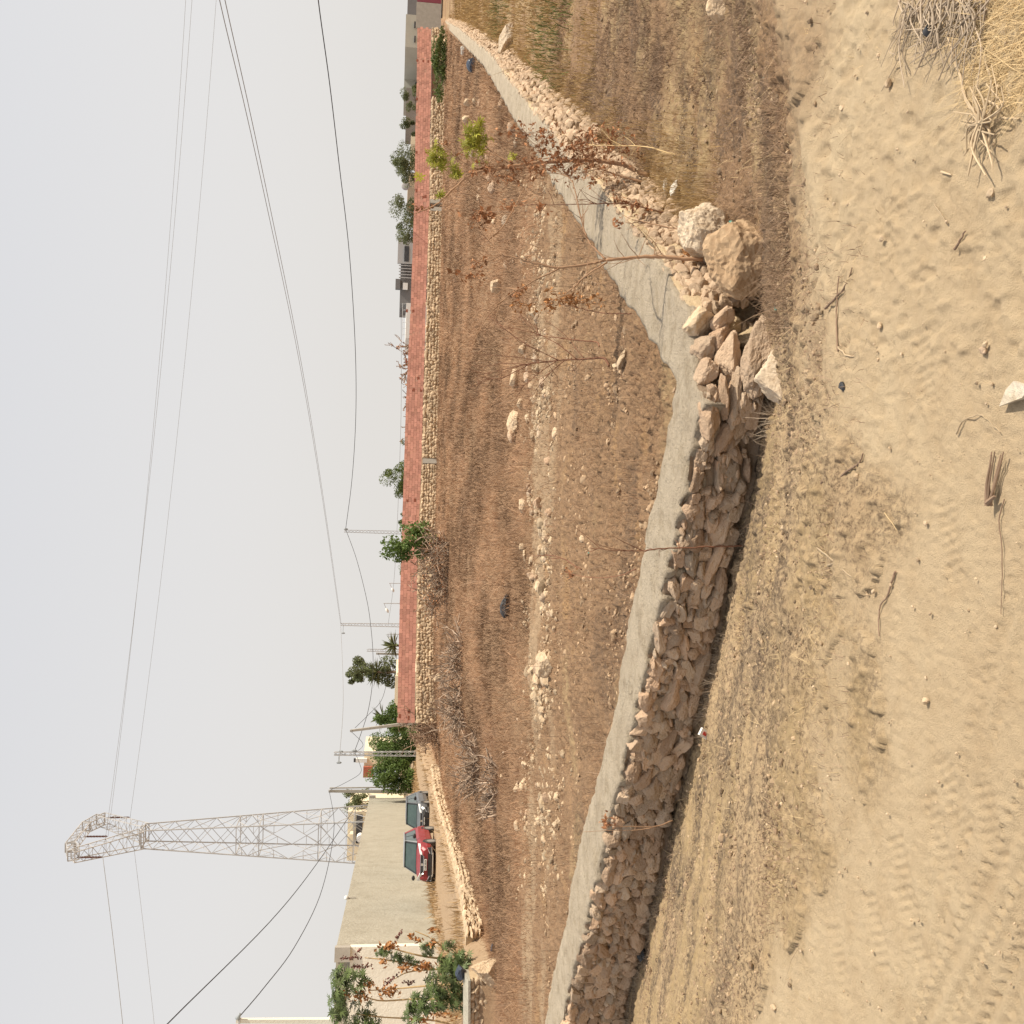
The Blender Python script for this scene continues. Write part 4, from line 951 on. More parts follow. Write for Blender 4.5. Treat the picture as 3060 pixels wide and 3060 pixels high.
M_red = paintmat('red_paint', (.22, .014, .018), .42); M_grey = paintmat('dark_grey_paint', (.085, .09, .095)); M_silver = paintmat('grey_roof_paint', (.22, .23, .235))
M_glass = mat('car_glass', (.03, .05, .045), (.05, .08, .07), 3, rough=.12, rnd=0, spec=.7); M_glassdark = mat('dark_cabin', (.02, .025, .025), (.03, .03, .03), 3, rough=.3, rnd=0)
M_tyre = mat('dusty_tyre', (.09, .08, .07), (.14, .125, .105), 6, rnd=0); M_rim = mat('dusty_rim', (.20, .19, .175), (.30, .28, .25), 8, rough=.5, rnd=0); M_blacktrim = mat('black_trim', (.022, .022, .024), (.045, .043, .042), 6, rough=.5, rnd=0)
M_headlight = mat('headlight_glass', (.60, .60, .60), (.75, .75, .74), 6, rough=.12, rnd=0, spec=.8); M_chrome = mat('chrome', (.55, .55, .55), (.65, .65, .64), 6, rough=.2, rnd=0, metal=.7); M_plate = mat('black_plate', (.03, .03, .03), (.05, .05, .05), 6, rnd=0)
pr = atY(1302, 2556, 46.5); pr[2] = float(gz(pr[0], pr[1] )) + .0
def setcar(x, y, Y):
    p = atY(x, y, Y); return p
CAR1 = setcar(1303, 2549, 47.6); CAR2 = setcar(1290, 2428, 57.5)
car(CAR1, R(-85), 'red small off-roader with a grey roof parked against the beige rendered wall', 'parked_car', M_red, M_silver, 4.1, 1.78, 1.54, True)
car(CAR2, R(-85), 'dark grey saloon car parked just behind the red car', 'parked_car', M_grey, M_grey, 4.3, 1.78, 1.48, False)

# ------------------------------------------------------------------ leaves, trees, bushes
def leafcloud(mb, C, Rr, n, size, clumps=14, aspect=2.2, flat=.55, up=.2, hollow=.35):
    """n small two-triangle leaves gathered in clumps through an ellipsoid"""
    C = np.asarray(C, float); Rr = np.asarray(Rr, float)
    cd = rng.normal(size=(clumps, 3)); cd /= np.linalg.norm(cd, axis=1)[:, None]
    cc = cd * rng.uniform(hollow, .95, clumps)[:, None] ** .6
    cr = rng.uniform(.22, .48, clumps)
    k = rng.integers(0, clumps, n)
    p = rng.normal(size=(n, 3)); p /= np.linalg.norm(p, axis=1)[:, None]; p *= rng.uniform(.15, 1, n)[:, None] ** .5
    P = C + (cc[k] + p * cr[k][:, None]) * Rr
    leaves(mb, P, size, aspect, up, tone=.35 + .3 * rng.random(clumps)[k] + .35 * rng.random(n) )
def leaves(mb, P, size, aspect=2.2, up=.2, tone=None):
    n = len(P)
    u = rng.normal(size=(n, 3)); u[:, 2] -= up; u /= np.linalg.norm(u, axis=1)[:, None]
    v = np.cross(u, rng.normal(size=(n, 3))); v /= np.linalg.norm(v, axis=1)[:, None]; w = np.cross(u, v)
    L = np.asarray(size) * rng.uniform(.6, 1.3, n)[:, None]; Wd = L / aspect
    V = np.stack([P - u * L * .5, P + v * Wd * .5 + w * L * .08, P + u * L * .5, P - v * Wd * .5 + w * L * .08], 1).reshape(-1, 3)
    i = np.arange(n)[:, None] * 4
    tone = rng.random(n) if tone is None else tone
    mb.add(V, np.concatenate([i + [0, 1, 2], i + [0, 2, 3]]), r=np.repeat(tone, 4))
def tree(name, label, cat, x0, x1, y0, y1, Y, mat_, n=2500, size=.16, trunk_x=None, group=None, clumps=16, aspect=2.2, depth=None, trunk=True):
    """x0..x1 rows (top..bottom of the crown), y0..y1 columns, in 1932 px units"""
    a = pY(x0, y0, Y); b = pY(x1, y1, Y); C = (a + b) / 2; rx = abs(a[0] - b[0]) / 2; rz = abs(a[2] - b[2]) / 2; ry = depth or rx
    zg = -1.35 if Y > 85 else float(gz(C[0], Y))
    t = thing(name, label, cat, (C[0], Y, zg), group)
    mb = MB(); leafcloud(mb, C, (rx, ry, rz), n, size, clumps, aspect); mb.build('crown', mat_, t)
    if trunk:
        mb = MB(); base = np.array([C[0] + rng.normal(0, .1), Y, zg - .1]); h = C[2] - zg
        tube(mb, smoothline([base, base + [rng.normal(0, .1), 0, h * .35], C + [0, 0, -rz * .2]]), np.linspace(.07 + .03 * rz, .04, 9), 7)
        for _ in range(6):
            q = rng.normal(size=3); q /= np.linalg.norm(q); q[2] = abs(q[2]) * .7
            s = base + (C - base) * rng.uniform(.5, .95); tube(mb, smoothline([s, s + q * [rx, ry, rz] * .4 + [0, 0, .1], s + q * [rx, ry, rz] * .85]), np.linspace(.035, .008, 9), 5)
        mb.build('trunk', M_bark, t)
    return t
def twigs(mb, base, height, spread, n=8, depth=3, rad=.02, up=.8, seg=4, minr=.004, leaf=None):
    def grow(p, d, L, r, lev):
        pts = [p]; q = p.copy(); dd = d.copy()
        for i in range(seg):
            dd = dd + rng.normal(0, .16, 3) + np.array([0, 0, .04]); dd /= np.linalg.norm(dd); q = q + dd * L / seg; pts.append(q.copy())
        tube(mb, pts, np.linspace(r, max(r * .45, minr), len(pts)), 4 if r > .012 else 3, cap=False)
        if leaf is not None and lev <= 1: leaf.append(np.array(pts[1:]))
        if lev > 0:
            for _ in range(rng.integers(2, 4)):
                k = rng.integers(1, len(pts)); e = dd + rng.normal(0, .55, 3); e /= np.linalg.norm(e); grow(pts[k], e, L * rng.uniform(.45, .75), max(r * .55, minr), lev - 1)
    for i in range(n):
        th = rng.uniform(0, 2 * pi); s = rng.uniform(.15, 1) * spread
        d = np.array([cos(th) * s, sin(th) * s, up]); d /= np.linalg.norm(d)
        grow(np.asarray(base, float) + np.array([cos(th), sin(th), 0]) * .05, d, height * rng.uniform(.5, .8), rad, depth)

# trees and shrubs beyond the red wall and along the left
tree('dense_tree', "dark dense tree against the left brick wall end, rightmost crown of the hedge", 'tree', 714, 800, 1322, 1382, 104, M_green2, 9000, .26, clumps=34)
tree('dense_tree', 'dark dense tree behind the hedge lattice mast, broadest crown of the hedge', 'tree', 703, 800, 1372, 1445, 108, M_green2, 11000, .26, clumps=40)
tree('dense_tree', 'mid green dense tree at the left end of the hedge by the concrete pole', 'tree', 704, 800, 1432, 1496, 103, M_green2, 9000, .26, clumps=34)
tree('olive_tree', 'grey green tree left of the concrete pole, over the roof of the cream house', 'tree', 646, 705, 1488, 1536, 124, M_olive, 2600, .26)
tree('slender_tree', 'tall slender conifer with tiered tufts, tallest tree above the brick wall', 'tree', 646, 700, 1244, 1292, 126, M_olive, 4200, .26, clumps=15)
tree('leafy_tree', 'leafy tree growing at the foot of the tall slender conifer', 'tree', 690, 772, 1238, 1292, 122, M_olive, 3000, .30, clumps=12)
tree('round_tree', 'round bushy green tree alone behind the brick wall, right of the in-field tree', 'tree', 727, 800, 868, 936, 90, M_green, 6500, .18, clumps=26)
tree('low_tree', 'small dark green crown just showing over the brick wall, right of the round bushy tree', 'tree', 757, 800, 820, 852, 92, M_green, 900, .18, clumps=7)
tree('loose_tree', 'loose open crowned tree beside the grey house, its right side ragged', 'tree', 735, 800, 366, 462, 98, M_olive, 4600, .24, clumps=20, aspect=3)
tree('loose_tree', 'grey green tree between the tan hut and the small right-hand tree', 'tree', 742, 800, 270, 346, 98, M_olive, 4600, .23, clumps=20, aspect=3)
tree('loose_tree', 'small grey green tree, lowest of the trees right of the tan hut', 'tree', 760, 800, 221, 256, 96, M_olive, 1500, .22, clumps=9, aspect=3)
tree('roof_shrub', 'dark spiky shrub standing against the grey block building', 'shrub', 758, 795, 160, 216, 100, M_olive, 1100, .28, clumps=9, aspect=5)
tree('shrub', 'pale leafy shrub peeping over the brick wall right behind the in-field tree', 'shrub', 748, 790, 955, 992, 84, M_green, 900, .16, clumps=8)
tree('shrub', 'pale leafy shrub peeping over the brick wall just left of the in-field tree', 'shrub', 742, 790, 1055, 1098, 84, M_green, 1000, .16, clumps=8)
# small palm and agave-like fans
def palm(label, x, y, Y, n, L, zg=-1.3):
    c = pY(x, y, Y); t = thing('palm', label, 'palm', (c[0], Y, zg)); mb = MB()
    for i in range(n):
        th = rng.uniform(0, 2 * pi); el = rng.uniform(-.1, 1.35); d = np.array([cos(th) * cos(el), sin(th) * cos(el), sin(el)]); s = np.cross(d, [0, 0, 1.]); s /= np.linalg.norm(s) + 1e-6
        l = L * rng.uniform(.7, 1.1); w = .07 * L; p = c
        V = [p - s * w * .3, p + s * w * .3, p + d * l * .5 + s * w - [0, 0, .02], p + d * l - [0, 0, l * .12], p + d * l * .5 - s * w - [0, 0, .02]]
        mb.add(V, [[0, 1, 2], [0, 2, 3], [0, 3, 4]])
    mb.build('fronds', M_olive, t); mb = MB(); tube(mb, [[c[0], Y, zg - .1], c], [.16, .13], 8); mb.build('trunk', M_bark, t)
palm('small fan palm in front of the short concrete pole', 745, 1218, 118, 60, 2.0)
palm('spiky palm head hanging half way up the tall slender conifer', 712, 1268, 121, 60, 2.2)
palm('spiky fronds sticking out of the top of the dark dense hedge', 722, 1352, 106, 26, 1.8)
M_brush = mat('grey_brush', (.27, .195, .14), (.40, .305, .225), 3, rough=.95, rnd=.5)
def bareshrub(name, label, x0, x1, y0, y1, Y, n, leafn=0, mat_=M_twig, leafmat=M_deadleaf, depth=3, rad=.02, zg=None, up=.8, spread=.9, lsize=.09, group=None):
    a = pY(x0, y0, Y); b = pY(x1, y1, Y); C = (a + b) / 2; zg = float(gz(C[0], Y)) if zg is None else zg
    t = thing(name, label, 'shrub', (C[0], Y, zg), group); H = max(a[2], b[2]) - zg; Wd = abs(a[0] - b[0])
    mb = MB(); tips = []
    for i in range(n):
        bx = C[0] + rng.uniform(-.35, .35) * Wd
        twigs(mb, [bx, Y + rng.uniform(-.3, .3), zg - .05], H * .8, spread, 2, depth, rad, up, leaf=tips, minr=.0028 * Y / 10)
    mb.build('branches', mat_, t)
    if leafn:
        P = np.concatenate(tips); P = P[rng.integers(0, len(P), leafn)] + rng.normal(0, .05, (leafn, 3)); mb = MB(); leaves(mb, P, lsize, 1.8, .4); mb.build('dead_leaves', leafmat, t)
    return t
bareshrub('bare_shrub', 'dry brown shrub with few leaves behind the middle of the brick wall', 742, 790, 640, 735, 85, 8, 1100, depth=3, rad=.025, zg=-1.3, lsize=.2, leafmat=M_deadleaf)
bareshrub('bare_shrub', 'leafless twiggy shrub behind the brick wall between the dry shrub and the small dark crown', 748, 790, 745, 812, 86, 9, 200, depth=3, rad=.03, zg=-1.3, lsize=.14)
bareshrub('bare_shrub', 'grey leafless bush at the left end of the brick wall below the leaning pole', 755, 832, 1338, 1412, 62, 16, 0, depth=3, rad=.02, spread=1.2, up=.7)
# tree standing in the field with the dead brown bush under it
tree('young_tree', 'young green leafy tree standing in the field in front of the brick wall', 'tree', 724, 822, 984, 1066, 46, M_green2, 2800, .17, clumps=24, aspect=2.0)
bareshrub('dead_bush', 'wide dead brown bush around the foot of the young tree in the field', 775, 878, 985, 1160, 45, 28, 1000, depth=3, rad=.018, lsize=.10, spread=1.3, up=.7, mat_=M_brush)
for i, (x0, x1, y0, y1, Y, lab) in enumerate([(795, 910, 1185, 1300, 33, 'grey tangle of dead branches in the field, right-hand part near the dead brown bush'), (800, 900, 1290, 1400, 33, 'grey tangle of dead branches in front of the left end of the brick wall'), (835, 905, 1390, 1500, 28, 'grey tangle of dead branches below the parked grey car'), (880, 930, 1420, 1560, 22, 'low spread of dead twigs in the dry grass nearest the low retaining wall')]):
    bareshrub('brush_pile', lab, x0, x1, y0, y1, Y, 20, 0, depth=2, rad=.034, spread=1.7, up=.75, mat_=M_brush)
# straggly low bush in the gap of the wall footing
t = tree('low_bush', 'low straggly green bush filling the fallen stretch of the wall footing on the right', 'bush', 816, 848, 58, 185, 73, M_green, 2600, .22, clumps=26, trunk=True, depth=.7)

# castor plants
def palmate(mb, c, nrm, size, lobes=8, r=None, droop=.25):
    nrm = np.asarray(nrm, float); nrm /= np.linalg.norm(nrm); u = np.cross(nrm, rng.normal(size=3)); u /= np.linalg.norm(u); v = np.cross(nrm, u)
    V = [np.asarray(c, float)]; f = []
    for i in range(lobes):
        th = (i + .5) / lobes * 2 * pi * .92; d = u * cos(th) + v * sin(th); s = -u * sin(th) + v * cos(th); l = size * rng.uniform(.8, 1.05) * (.8 if i in (0, lobes - 1) else 1)
        k = len(V); V += [c + d * l * .45 + s * l * .13 - nrm * droop * l * .1, c + d * l - nrm * droop * l * .55, c + d * l * .45 - s * l * .13 - nrm * droop * l * .1]
        f += [[0, k + 2, k], [k + 2, k + 1, k]]
    mb.add(np.array(V), f, r=r)
def castor(label, parts, Y, stems, seeds=(), seedmat=None, leaf=.17, deads=()):
    t0 = stems[0]; b = atY(*t0[0], Y); zg = min(b[2], float(gz(b[0], Y)))
    t = thing('castor_plant', label, 'plant', (b[0], Y, zg))
    for s in stems:
        P = np.array([atY(x, y, Y + rng.uniform(-.05, .05)) for x, y in s]); mb = MB(); tube(mb, smoothline(P), np.linspace(.028, .010, len(smoothline(P))), 6); mb.build('stem', M_stem_tan, t)
    mb = MB()
    for (x, y, rx, ry, n) in parts:
        c = atY(x, y, Y); s = Y / F
        for i in range(n):
            q = rng.normal(size=3); q /= np.linalg.norm(q); q *= rng.uniform(.2, 1) ** .5
            p = c + q * np.array([ry * s, .5 * (rx + ry) * s, rx * s]); nn = q * .5 + np.array([.1, -.45, .75]) + rng.normal(0, .35, 3)
            palmate(mb, p, nn, leaf * rng.uniform(.7, 1.25), rng.integers(7, 10))
            if i % 3 == 0: tube(mb, [c + (p - c) * .3, p], .005, 3, cap=False, r=.9)
    if parts: mb.build('leaves', M_castor, t)
    for pts, wd in seeds:
        P = resample(np.array([atY(x, y, Y - .1) for x, y in pts]), .03); mb = MB()
        for p in P:
            for _ in range(3): rock(mb, p + rng.normal(0, wd, 3), np.full(3, .022) * rng.uniform(.7, 1.2), 0)
        tube(mb, P, .006, 4); mb.build('seed_spike', M_seed_dark, t)
    for (x, y, rx, ry, n) in deads:
        c = atY(x, y, Y - .15); s = Y / F; mb = MB(); n = int(n * .7); P = c + rng.normal(0, .45, (n, 3)) * [ry * s, .15, rx * s]; leaves(mb, P, .12, 2.2, .8); mb.build('dry_leaf_cluster', M_seed, t)
    return t
castor('tall green castor plant at the left edge with big star shaped leaves', [(1010, 2950, 30, 60, 50), (1060, 2930, 45, 40, 40), (1010, 3015, 30, 60, 45), (1075, 3040, 50, 50, 45), (1110, 3050, 40, 30, 20)], 24,
       [[(1400, 2990), (1250, 2985), (1130, 2990), (1060, 2960)], [(1395, 2942), (1280, 2946), (1180, 2955), (1100, 2960)], [(1400, 3080), (1300, 3050), (1150, 3040), (1060, 3030)]], deads=[(1160, 2962, 38, 18, 130), (1075, 2975, 45, 25, 110), (1100, 2945, 20, 14, 50), (1310, 3030, 45, 16, 100), (1262, 3050, 30, 10, 60)])
castor('low bushy castor plant with dense green leaves over the short cream wall', [(1330, 2930, 60, 45, 90), (1290, 2990, 55, 40, 70), (1365, 2985, 45, 40, 60), (1250, 3000, 40, 30, 30), (1230, 3040, 30, 25, 25), (1375, 2880, 40, 35, 50), (1330, 2880, 30, 30, 40)], 22.5, [[(1430, 2920), (1350, 2900), (1290, 2930)], [(1420, 2870), (1380, 2890), (1330, 2910)]], leaf=.15)
castor('half dry castor plant bending right with purple seed spikes', [(1145, 2845, 25, 14, 22), (1185, 2862, 22, 14, 18), (1275, 2835, 25, 20, 22), (1340, 2825, 24, 12, 14), (1230, 2870, 20, 14, 12)], 23,
       [[(1420, 2905), (1370, 2900), (1300, 2897), (1220, 2905), (1180, 2925)], [(1400, 2860), (1350, 2850), (1290, 2805), (1240, 2782)], [(1300, 2897), (1220, 2880), (1150, 2868), (1090, 2862)], [(1390, 2870), (1280, 2860), (1200, 2842), (1150, 2826)]],
       seeds=[([(1075, 2862), (1020, 2864)], .022), ([(1080, 2838), (1068, 2846)], .03), ([(1110, 2886), (1055, 2890)], .022), ([(1148, 2940), (1185, 2915)], .03), ([(1205, 2937), (1236, 2936)], .022), ([(1183, 2806), (1202, 2783)], .022)],
       deads=[(1160, 2828, 32, 10, 110), (1210, 2890, 24, 12, 60), (1270, 2887, 32, 12, 110), (1255, 2808, 16, 6, 30), (1228, 2800, 12, 6, 25), (1293, 2780, 18, 7, 40), (1292, 2820, 14, 6, 30), (1145, 2875, 16, 8, 35)], leaf=.12)

# ------------------------------------------------------------------ dried plants in the foreground
def fg(cx, cy): return (1200 + .4658 * cx, 250 + .4658 * cy)
def stemline(pts, Y0, Y1=None): 
    Y1 = Y1 or Y0; n = len(pts); return np.array([atY(x, y, Y0 + (Y1 - Y0) * i / max(n - 1, 1)) for i, (x, y) in enumerate(pts)])
def plant(name, label, stems, clusters=(), greens=(), mat_=None, Yc=7.0, lsize=.05, leafmat=None):
    p0 = stems[0][0]; P0 = stemline(p0[:1], stems[0][1])[0]
    t = thing(name, label, 'plant', P0)
    for pts, Y0, Y1, r0_, r1_ in stems:
        P = smoothline(stemline(pts, Y0, Y1), 5); P[1:-1] += rng.normal(0, .0015, P[1:-1].shape); mb = MB()
        tube(mb, P, np.linspace(r0_, r1_, len(P)) * .66 * rng.uniform(.88, 1.12, len(P)), 8)
        if r0_ > .007:
            for _ in range(int(5 + r0_ * 500)):
                i_ = int(rng.integers(len(P) // 4, len(P))); q0 = P[i_]; dv = P[min(i_ + 1, len(P) - 1)] - P[max(i_ - 1, 0)]; dv /= np.linalg.norm(dv) + 1e-9; dv = dv + rng.normal(0, .6, 3); dv /= np.linalg.norm(dv); l_ = rng.uniform(.05, .26)
                tube(mb, [q0, q0 + dv * l_ * .5 + rng.normal(0, .008, 3), q0 + dv * l_ + rng.normal(0, .015, 3)], [.0032, .0024, .0012], 3, cap=False)
        mb.build('stem', mat_ or M_stem, t, smooth=True)
    mb = MB(); any_ = False
    for (x, y, rx, ry, n, Y) in clusters:
        n = int(n * 1.15); c = atY(x, y, Y); s = Y / F; k = max(3, n // 5)
        cc = c + rng.normal(0, .95, (k, 3)) * [ry * s, .5 * ry * s, rx * s]
        P = cc[rng.integers(0, k, n)] + rng.normal(0, .017, (n, 3)); leaves(mb, P, lsize * rng.choice([.45, .7, 1.0], n)[:, None], 1.9, .7); any_ = True
        for q in cc: tube(mb, [c + (q - c) * -.1 + rng.normal(0, .01, 3), (c + q) / 2 + rng.normal(0, .01, 3), q], .0018, 3, cap=False, r=.3)
    if any_: mb.build('dead_leaves', leafmat or M_deadleaf, t)
    mb = MB(); any_ = False
    for (x, y, rx, ry, n, Y) in greens:
        c = atY(x, y, Y); s = Y / F; any_ = True
        for i in range(n):
            p = c + rng.normal(0, .5, 3) * [ry * s, .06, rx * s]; palmate(mb, p, rng.normal(size=3) + [0, -.6, .5], rng.uniform(.035, .075) * Y / 9, 7, droop=.4)
            tube(mb, [c + (p - c) * .2, p], .002, 3, cap=False, r=.6)
    if any_: mb.build('green_leaves', M_yellowleaf, t)
    return t
F_ = lambda L: [fg(*q) for q in L]
plant('castor_plant', 'leaning dry castor plant with yellow green tip leaves right of the cement cap', [
    (F_([(1585, 590), (1500, 555), (1420, 520), (1300, 500), (1200, 490), (1000, 500), (850, 510), (700, 530), (600, 550), (490, 565), (420, 600), (350, 660), (280, 725), (230, 770), (150, 810), (85, 835)]), 8.7, 9.3, .034, .006),
    (F_([(1585, 640), (1500, 620), (1420, 595), (1350, 575), (1270, 545), (1180, 520)]), 8.65, 8.8, .018, .006),
    (F_([(720, 525), (600, 450), (540, 400), (490, 300)]), 9.0, 9.2, .011, .005), (F_([(500, 560), (400, 505), (330, 460), (270, 425)]), 9.1, 9.2, .010, .004),
    (F_([(500, 590), (560, 640), (500, 720), (430, 770)]), 9.1, 9.2, .006, .003)],
    clusters=[(*fg(700, 545), 60, 14, 70, 9.0), (*fg(1150, 500), 60, 22, 90, 8.8), (*fg(560, 560), 40, 14, 40, 9.1), (*fg(800, 330), 50, 25, 110, 9.0), (*fg(870, 400), 40, 25, 90, 8.9), (*fg(960, 330), 25, 14, 40, 8.9), (*fg(1000, 470), 50, 30, 120, 8.8), (*fg(900, 570), 60, 20, 110, 8.8), (*fg(650, 600), 40, 18, 80, 9.0), (*fg(1060, 580), 30, 25, 70, 8.8), (*fg(1220, 460), 45, 35, 130, 8.7), (*fg(1250, 590), 30, 18, 60, 8.6), (*fg(1330, 380), 40, 30, 110, 8.8), (*fg(1420, 440), 30, 25, 80, 8.7), (*fg(300, 400), 15, 8, 22, 9.1), (*fg(130, 800), 18, 10, 24, 9.3), (*fg(1130, 420), 40, 20, 70, 8.8), (*fg(1180, 340), 25, 18, 50, 8.9)],
    greens=[(*fg(240, 470), 36, 46, 48, 9.2), (*fg(350, 570), 18, 18, 18, 9.2), (*fg(470, 370), 50, 62, 80, 9.1), (*fg(715, 465), 14, 8, 7, 9.0), (*fg(110, 600), 10, 10, 3, 9.2), (*fg(250, 715), 10, 6, 5, 9.2), (*fg(440, 300), 20, 12, 12, 9.1)])
plant('castor_plant', 'forked bare castor plant rising from behind the big brown boulder', [
    (F_([(1932, 1128), (1800, 1122), (1700, 1113), (1600, 1110), (1500, 1113), (1400, 1125), (1310, 1132)]), 6.35, 6.5, .021, .015),
    (F_([(1310, 1132), (1240, 1150), (1150, 1165), (1010, 1180), (900, 1162), (800, 1140), (720, 1112), (640, 1095), (590, 1040), (560, 1000), (510, 930), (470, 870)]), 6.5, 6.9, .014, .004),
    (F_([(1010, 1185), (950, 1215), (880, 1250), (780, 1305), (700, 1350), (620, 1420), (545, 1500), (505, 1570)]), 6.6, 6.9, .010, .003),
    (F_([(1310, 1128), (1250, 1070), (1200, 1010), (1170, 930), (1140, 820), (1115, 690), (1080, 610), (1000, 560)]), 6.5, 7.0, .012, .004),
    (F_([(1320, 1145), (1200, 1220), (1150, 1260), (1100, 1310), (1030, 1360), (950, 1400)]), 6.45, 6.6, .009, .003),
    (F_([(640, 1100), (540, 1150), (450, 1200), (370, 1245)]), 6.8, 6.9, .006, .0025), (F_([(560, 1000), (650, 920), (740, 760), (800, 640)]), 6.9, 7.1, .007, .003), (F_([(1190, 985), (1120, 975), (1050, 965)]), 6.6, 6.6, .004, .002)],
    clusters=[(*fg(520, 840), 32, 9, 46, 6.9), (*fg(440, 1240), 30, 8, 40, 6.9), (*fg(510, 1150), 14, 8, 22, 6.85), (*fg(480, 870), 14, 14, 20, 6.9), (*fg(750, 1350), 16, 18, 24, 6.8), (*fg(570, 880), 10, 10, 12, 6.9)])
plant('dry_shoot', 'thin reddish shoot crossing the cement cap between the leaning and the forked castor plants', [
    (F_([(1800, 860), (1650, 820), (1550, 795), (1450, 770), (1300, 770), (1200, 772), (1100, 775), (950, 778), (830, 775)]), 7.6, 7.8, .010, .003)], clusters=[(*fg(1420, 760), 22, 12, 40, 7.6), (*fg(1520, 770), 20, 14, 36, 7.6), (*fg(700, 790), 22, 10, 34, 7.8), (*fg(880, 790), 14, 10, 20, 7.7), (*fg(1380, 890), 16, 8, 16, 7.4)], mat_=M_stem_red)
plant('dry_shoot', 'thin brown shoot just right of the pale angular rock', [(F_([(1932, 972), (1800, 940), (1700, 918), (1600, 898), (1480, 875)]), 6.7, 7.0, .009, .003), (F_([(1900, 1000), (1880, 1060), (1830, 1120)]), 6.5, 6.5, .004, .002)], clusters=[(*fg(1860, 1060), 20, 30, 90, 6.5)], mat_=M_stem, leafmat=M_seed)
plant('dry_shoot', 'long pale bent shoot right of the leaning castor plant', [(F_([(2010, 535), (1932, 508), (1820, 475), (1700, 440), (1600, 410), (1500, 400), (1350, 398), (1200, 392)]), 7.6, 8.4, .010, .005)], mat_=M_stem_tan)
plant('dry_shoot', 'reddish shoot with hanging rusty leaves on the field side of the cement cap', [(F_([(1475, 1475), (1380, 1475), (1280, 1470), (1180, 1450), (1100, 1430), (1000, 1415), (930, 1420)]), 7.4, 7.8, .007, .003)], clusters=[(*fg(1050, 1370), 45, 14, 80, 7.7), (*fg(950, 1400), 24, 18, 50, 7.8), (*fg(1120, 1400), 40, 12, 50, 7.6), (*fg(760, 1360), 14, 18, 30, 7.9), (*fg(800, 1420), 20, 10, 30, 7.9)], mat_=M_stem_red, leafmat=M_seed)
def fs(cx, cy): return (1600 + .466 * cx, 1200 + .466 * cy)
plant('dry_shoot', 'single reddish stick standing in front of the middle of the near stone wall', [([fs(*q) for q in [(1380, 925), (1250, 928), (1100, 930), (980, 938), (850, 940), (760, 948), (690, 957), (600, 957), (520, 955), (430, 945), (350, 938)]], 6.0, 6.0, .0085, .0035)], mat_=M_stem_red)
plant('dry_shoot', 'arched reddish twig lying over the rubble strip behind the near wall', [([(1738, 1702), (1710, 1685), (1690, 1672), (1660, 1662), (1630, 1660), (1580, 1662)], 8.6, 9.2, .009, .004)], mat_=M_stem_red)
plant('dry_shoot', 'low forked reddish twig with dead leaves behind the near wall', [([(1900, 1700), (1860, 1718), (1800, 1726), (1740, 1722), (1690, 1710)], 7.4, 8.2, .006, .003)], clusters=[(1700, 1712, 18, 8, 30, 8.2)], mat_=M_stem_red)
plant('dry_shoot', 'thin dark sprig beside the left half of the near wall, shorter one', [([(2010, 2452), (1960, 2470), (1900, 2470), (1840, 2468), (1790, 2455)], 6.9, 6.9, .007, .003), ([(1960, 2470), (1900, 2480), (1810, 2482), (1740, 2486)], 6.9, 7.0, .004, .002)], clusters=[(1810, 2445, 10, 10, 20, 6.9), (1820, 2462, 10, 10, 16, 6.9)])
# many-branched bare shrub on the field side
def fb(cx, cy): return (1450 + .3106 * cx, 800 + .3106 * cy)
FB = lambda L: [fb(*q) for q in L]
plant('bare_bush', 'leafless fan shaped bush behind the cement cap, left of the forked castor plant', [
    (FB([(1190, 945), (1170, 900), (1130, 868), (1050, 872), (950, 880), (850, 882), (700, 892), (560, 908), (400, 925), (200, 975), (0, 1020)]), 9.6, 10.2, .020, .004),
    (FB([(950, 868), (880, 790), (820, 700), (700, 590), (580, 505)]), 9.7, 10, .007, .003), (FB([(880, 880), (760, 780), (640, 700), (540, 650), (420, 560), (330, 440)]), 9.7, 10, .009, .003),
    (FB([(700, 890), (560, 820), (400, 740), (280, 660), (160, 570), (80, 500), (20, 470)]), 9.8, 10.1, .009, .003), (FB([(600, 905), (420, 880), (200, 850), (0, 835), (-120, 820)]), 9.8, 10.1, .007, .003),
    (FB([(680, 900), (560, 980), (460, 1060), (360, 1150)]), 9.6, 9.7, .008, .003), (FB([(760, 895), (680, 960), (600, 1040), (520, 1130), (430, 1280)]), 9.6, 9.6, .008, .003), (FB([(440, 925), (320, 985), (160, 1060), (0, 1080), (-150, 1160)]), 9.8, 10, .008, .003),
    (FB([(940, 885), (880, 960), (830, 1000)]), 9.6, 9.6, .005, .002), (FB([(560, 905), (300, 955), (100, 1040), (-80, 1130)]), 9.8, 10, .006, .002), (FB([(400, 930), (200, 920), (0, 945), (-200, 930)]), 9.8, 10.1, .006, .002)], mat_=M_stem_red)
plant('bare_bush', 'smaller leafless bush just right of the fan shaped bush', [
    (FB([(1098, 755), (1085, 725), (1050, 712), (940, 702), (820, 690), (680, 672), (550, 655), (400, 610), (200, 570), (90, 540)]), 9.9, 10.4, .012, .003), (FB([(550, 655), (400, 655), (250, 690), (120, 680)]), 10, 10.2, .005, .002), (FB([(520, 650), (470, 560), (340, 480), (280, 440)]), 10, 10.2, .005, .002), (FB([(700, 675), (600, 640), (480, 560)]), 10, 10.2, .004, .002)], mat_=M_stem_red)

M_bankgrass = mat('bank_straw', (.38, .25, .125), (.47, .335, .185), .7, rough=.95, rnd=.4, trans=.15)
M_gravel = mat('strip_gravel', (.36, .26, .165), (.48, .37, .245), 5, rnd=.35)
M_twig_grey = mat('grey_stalks', (.30, .23, .165), (.42, .335, .245), 6, rough=.95, rnd=.35)

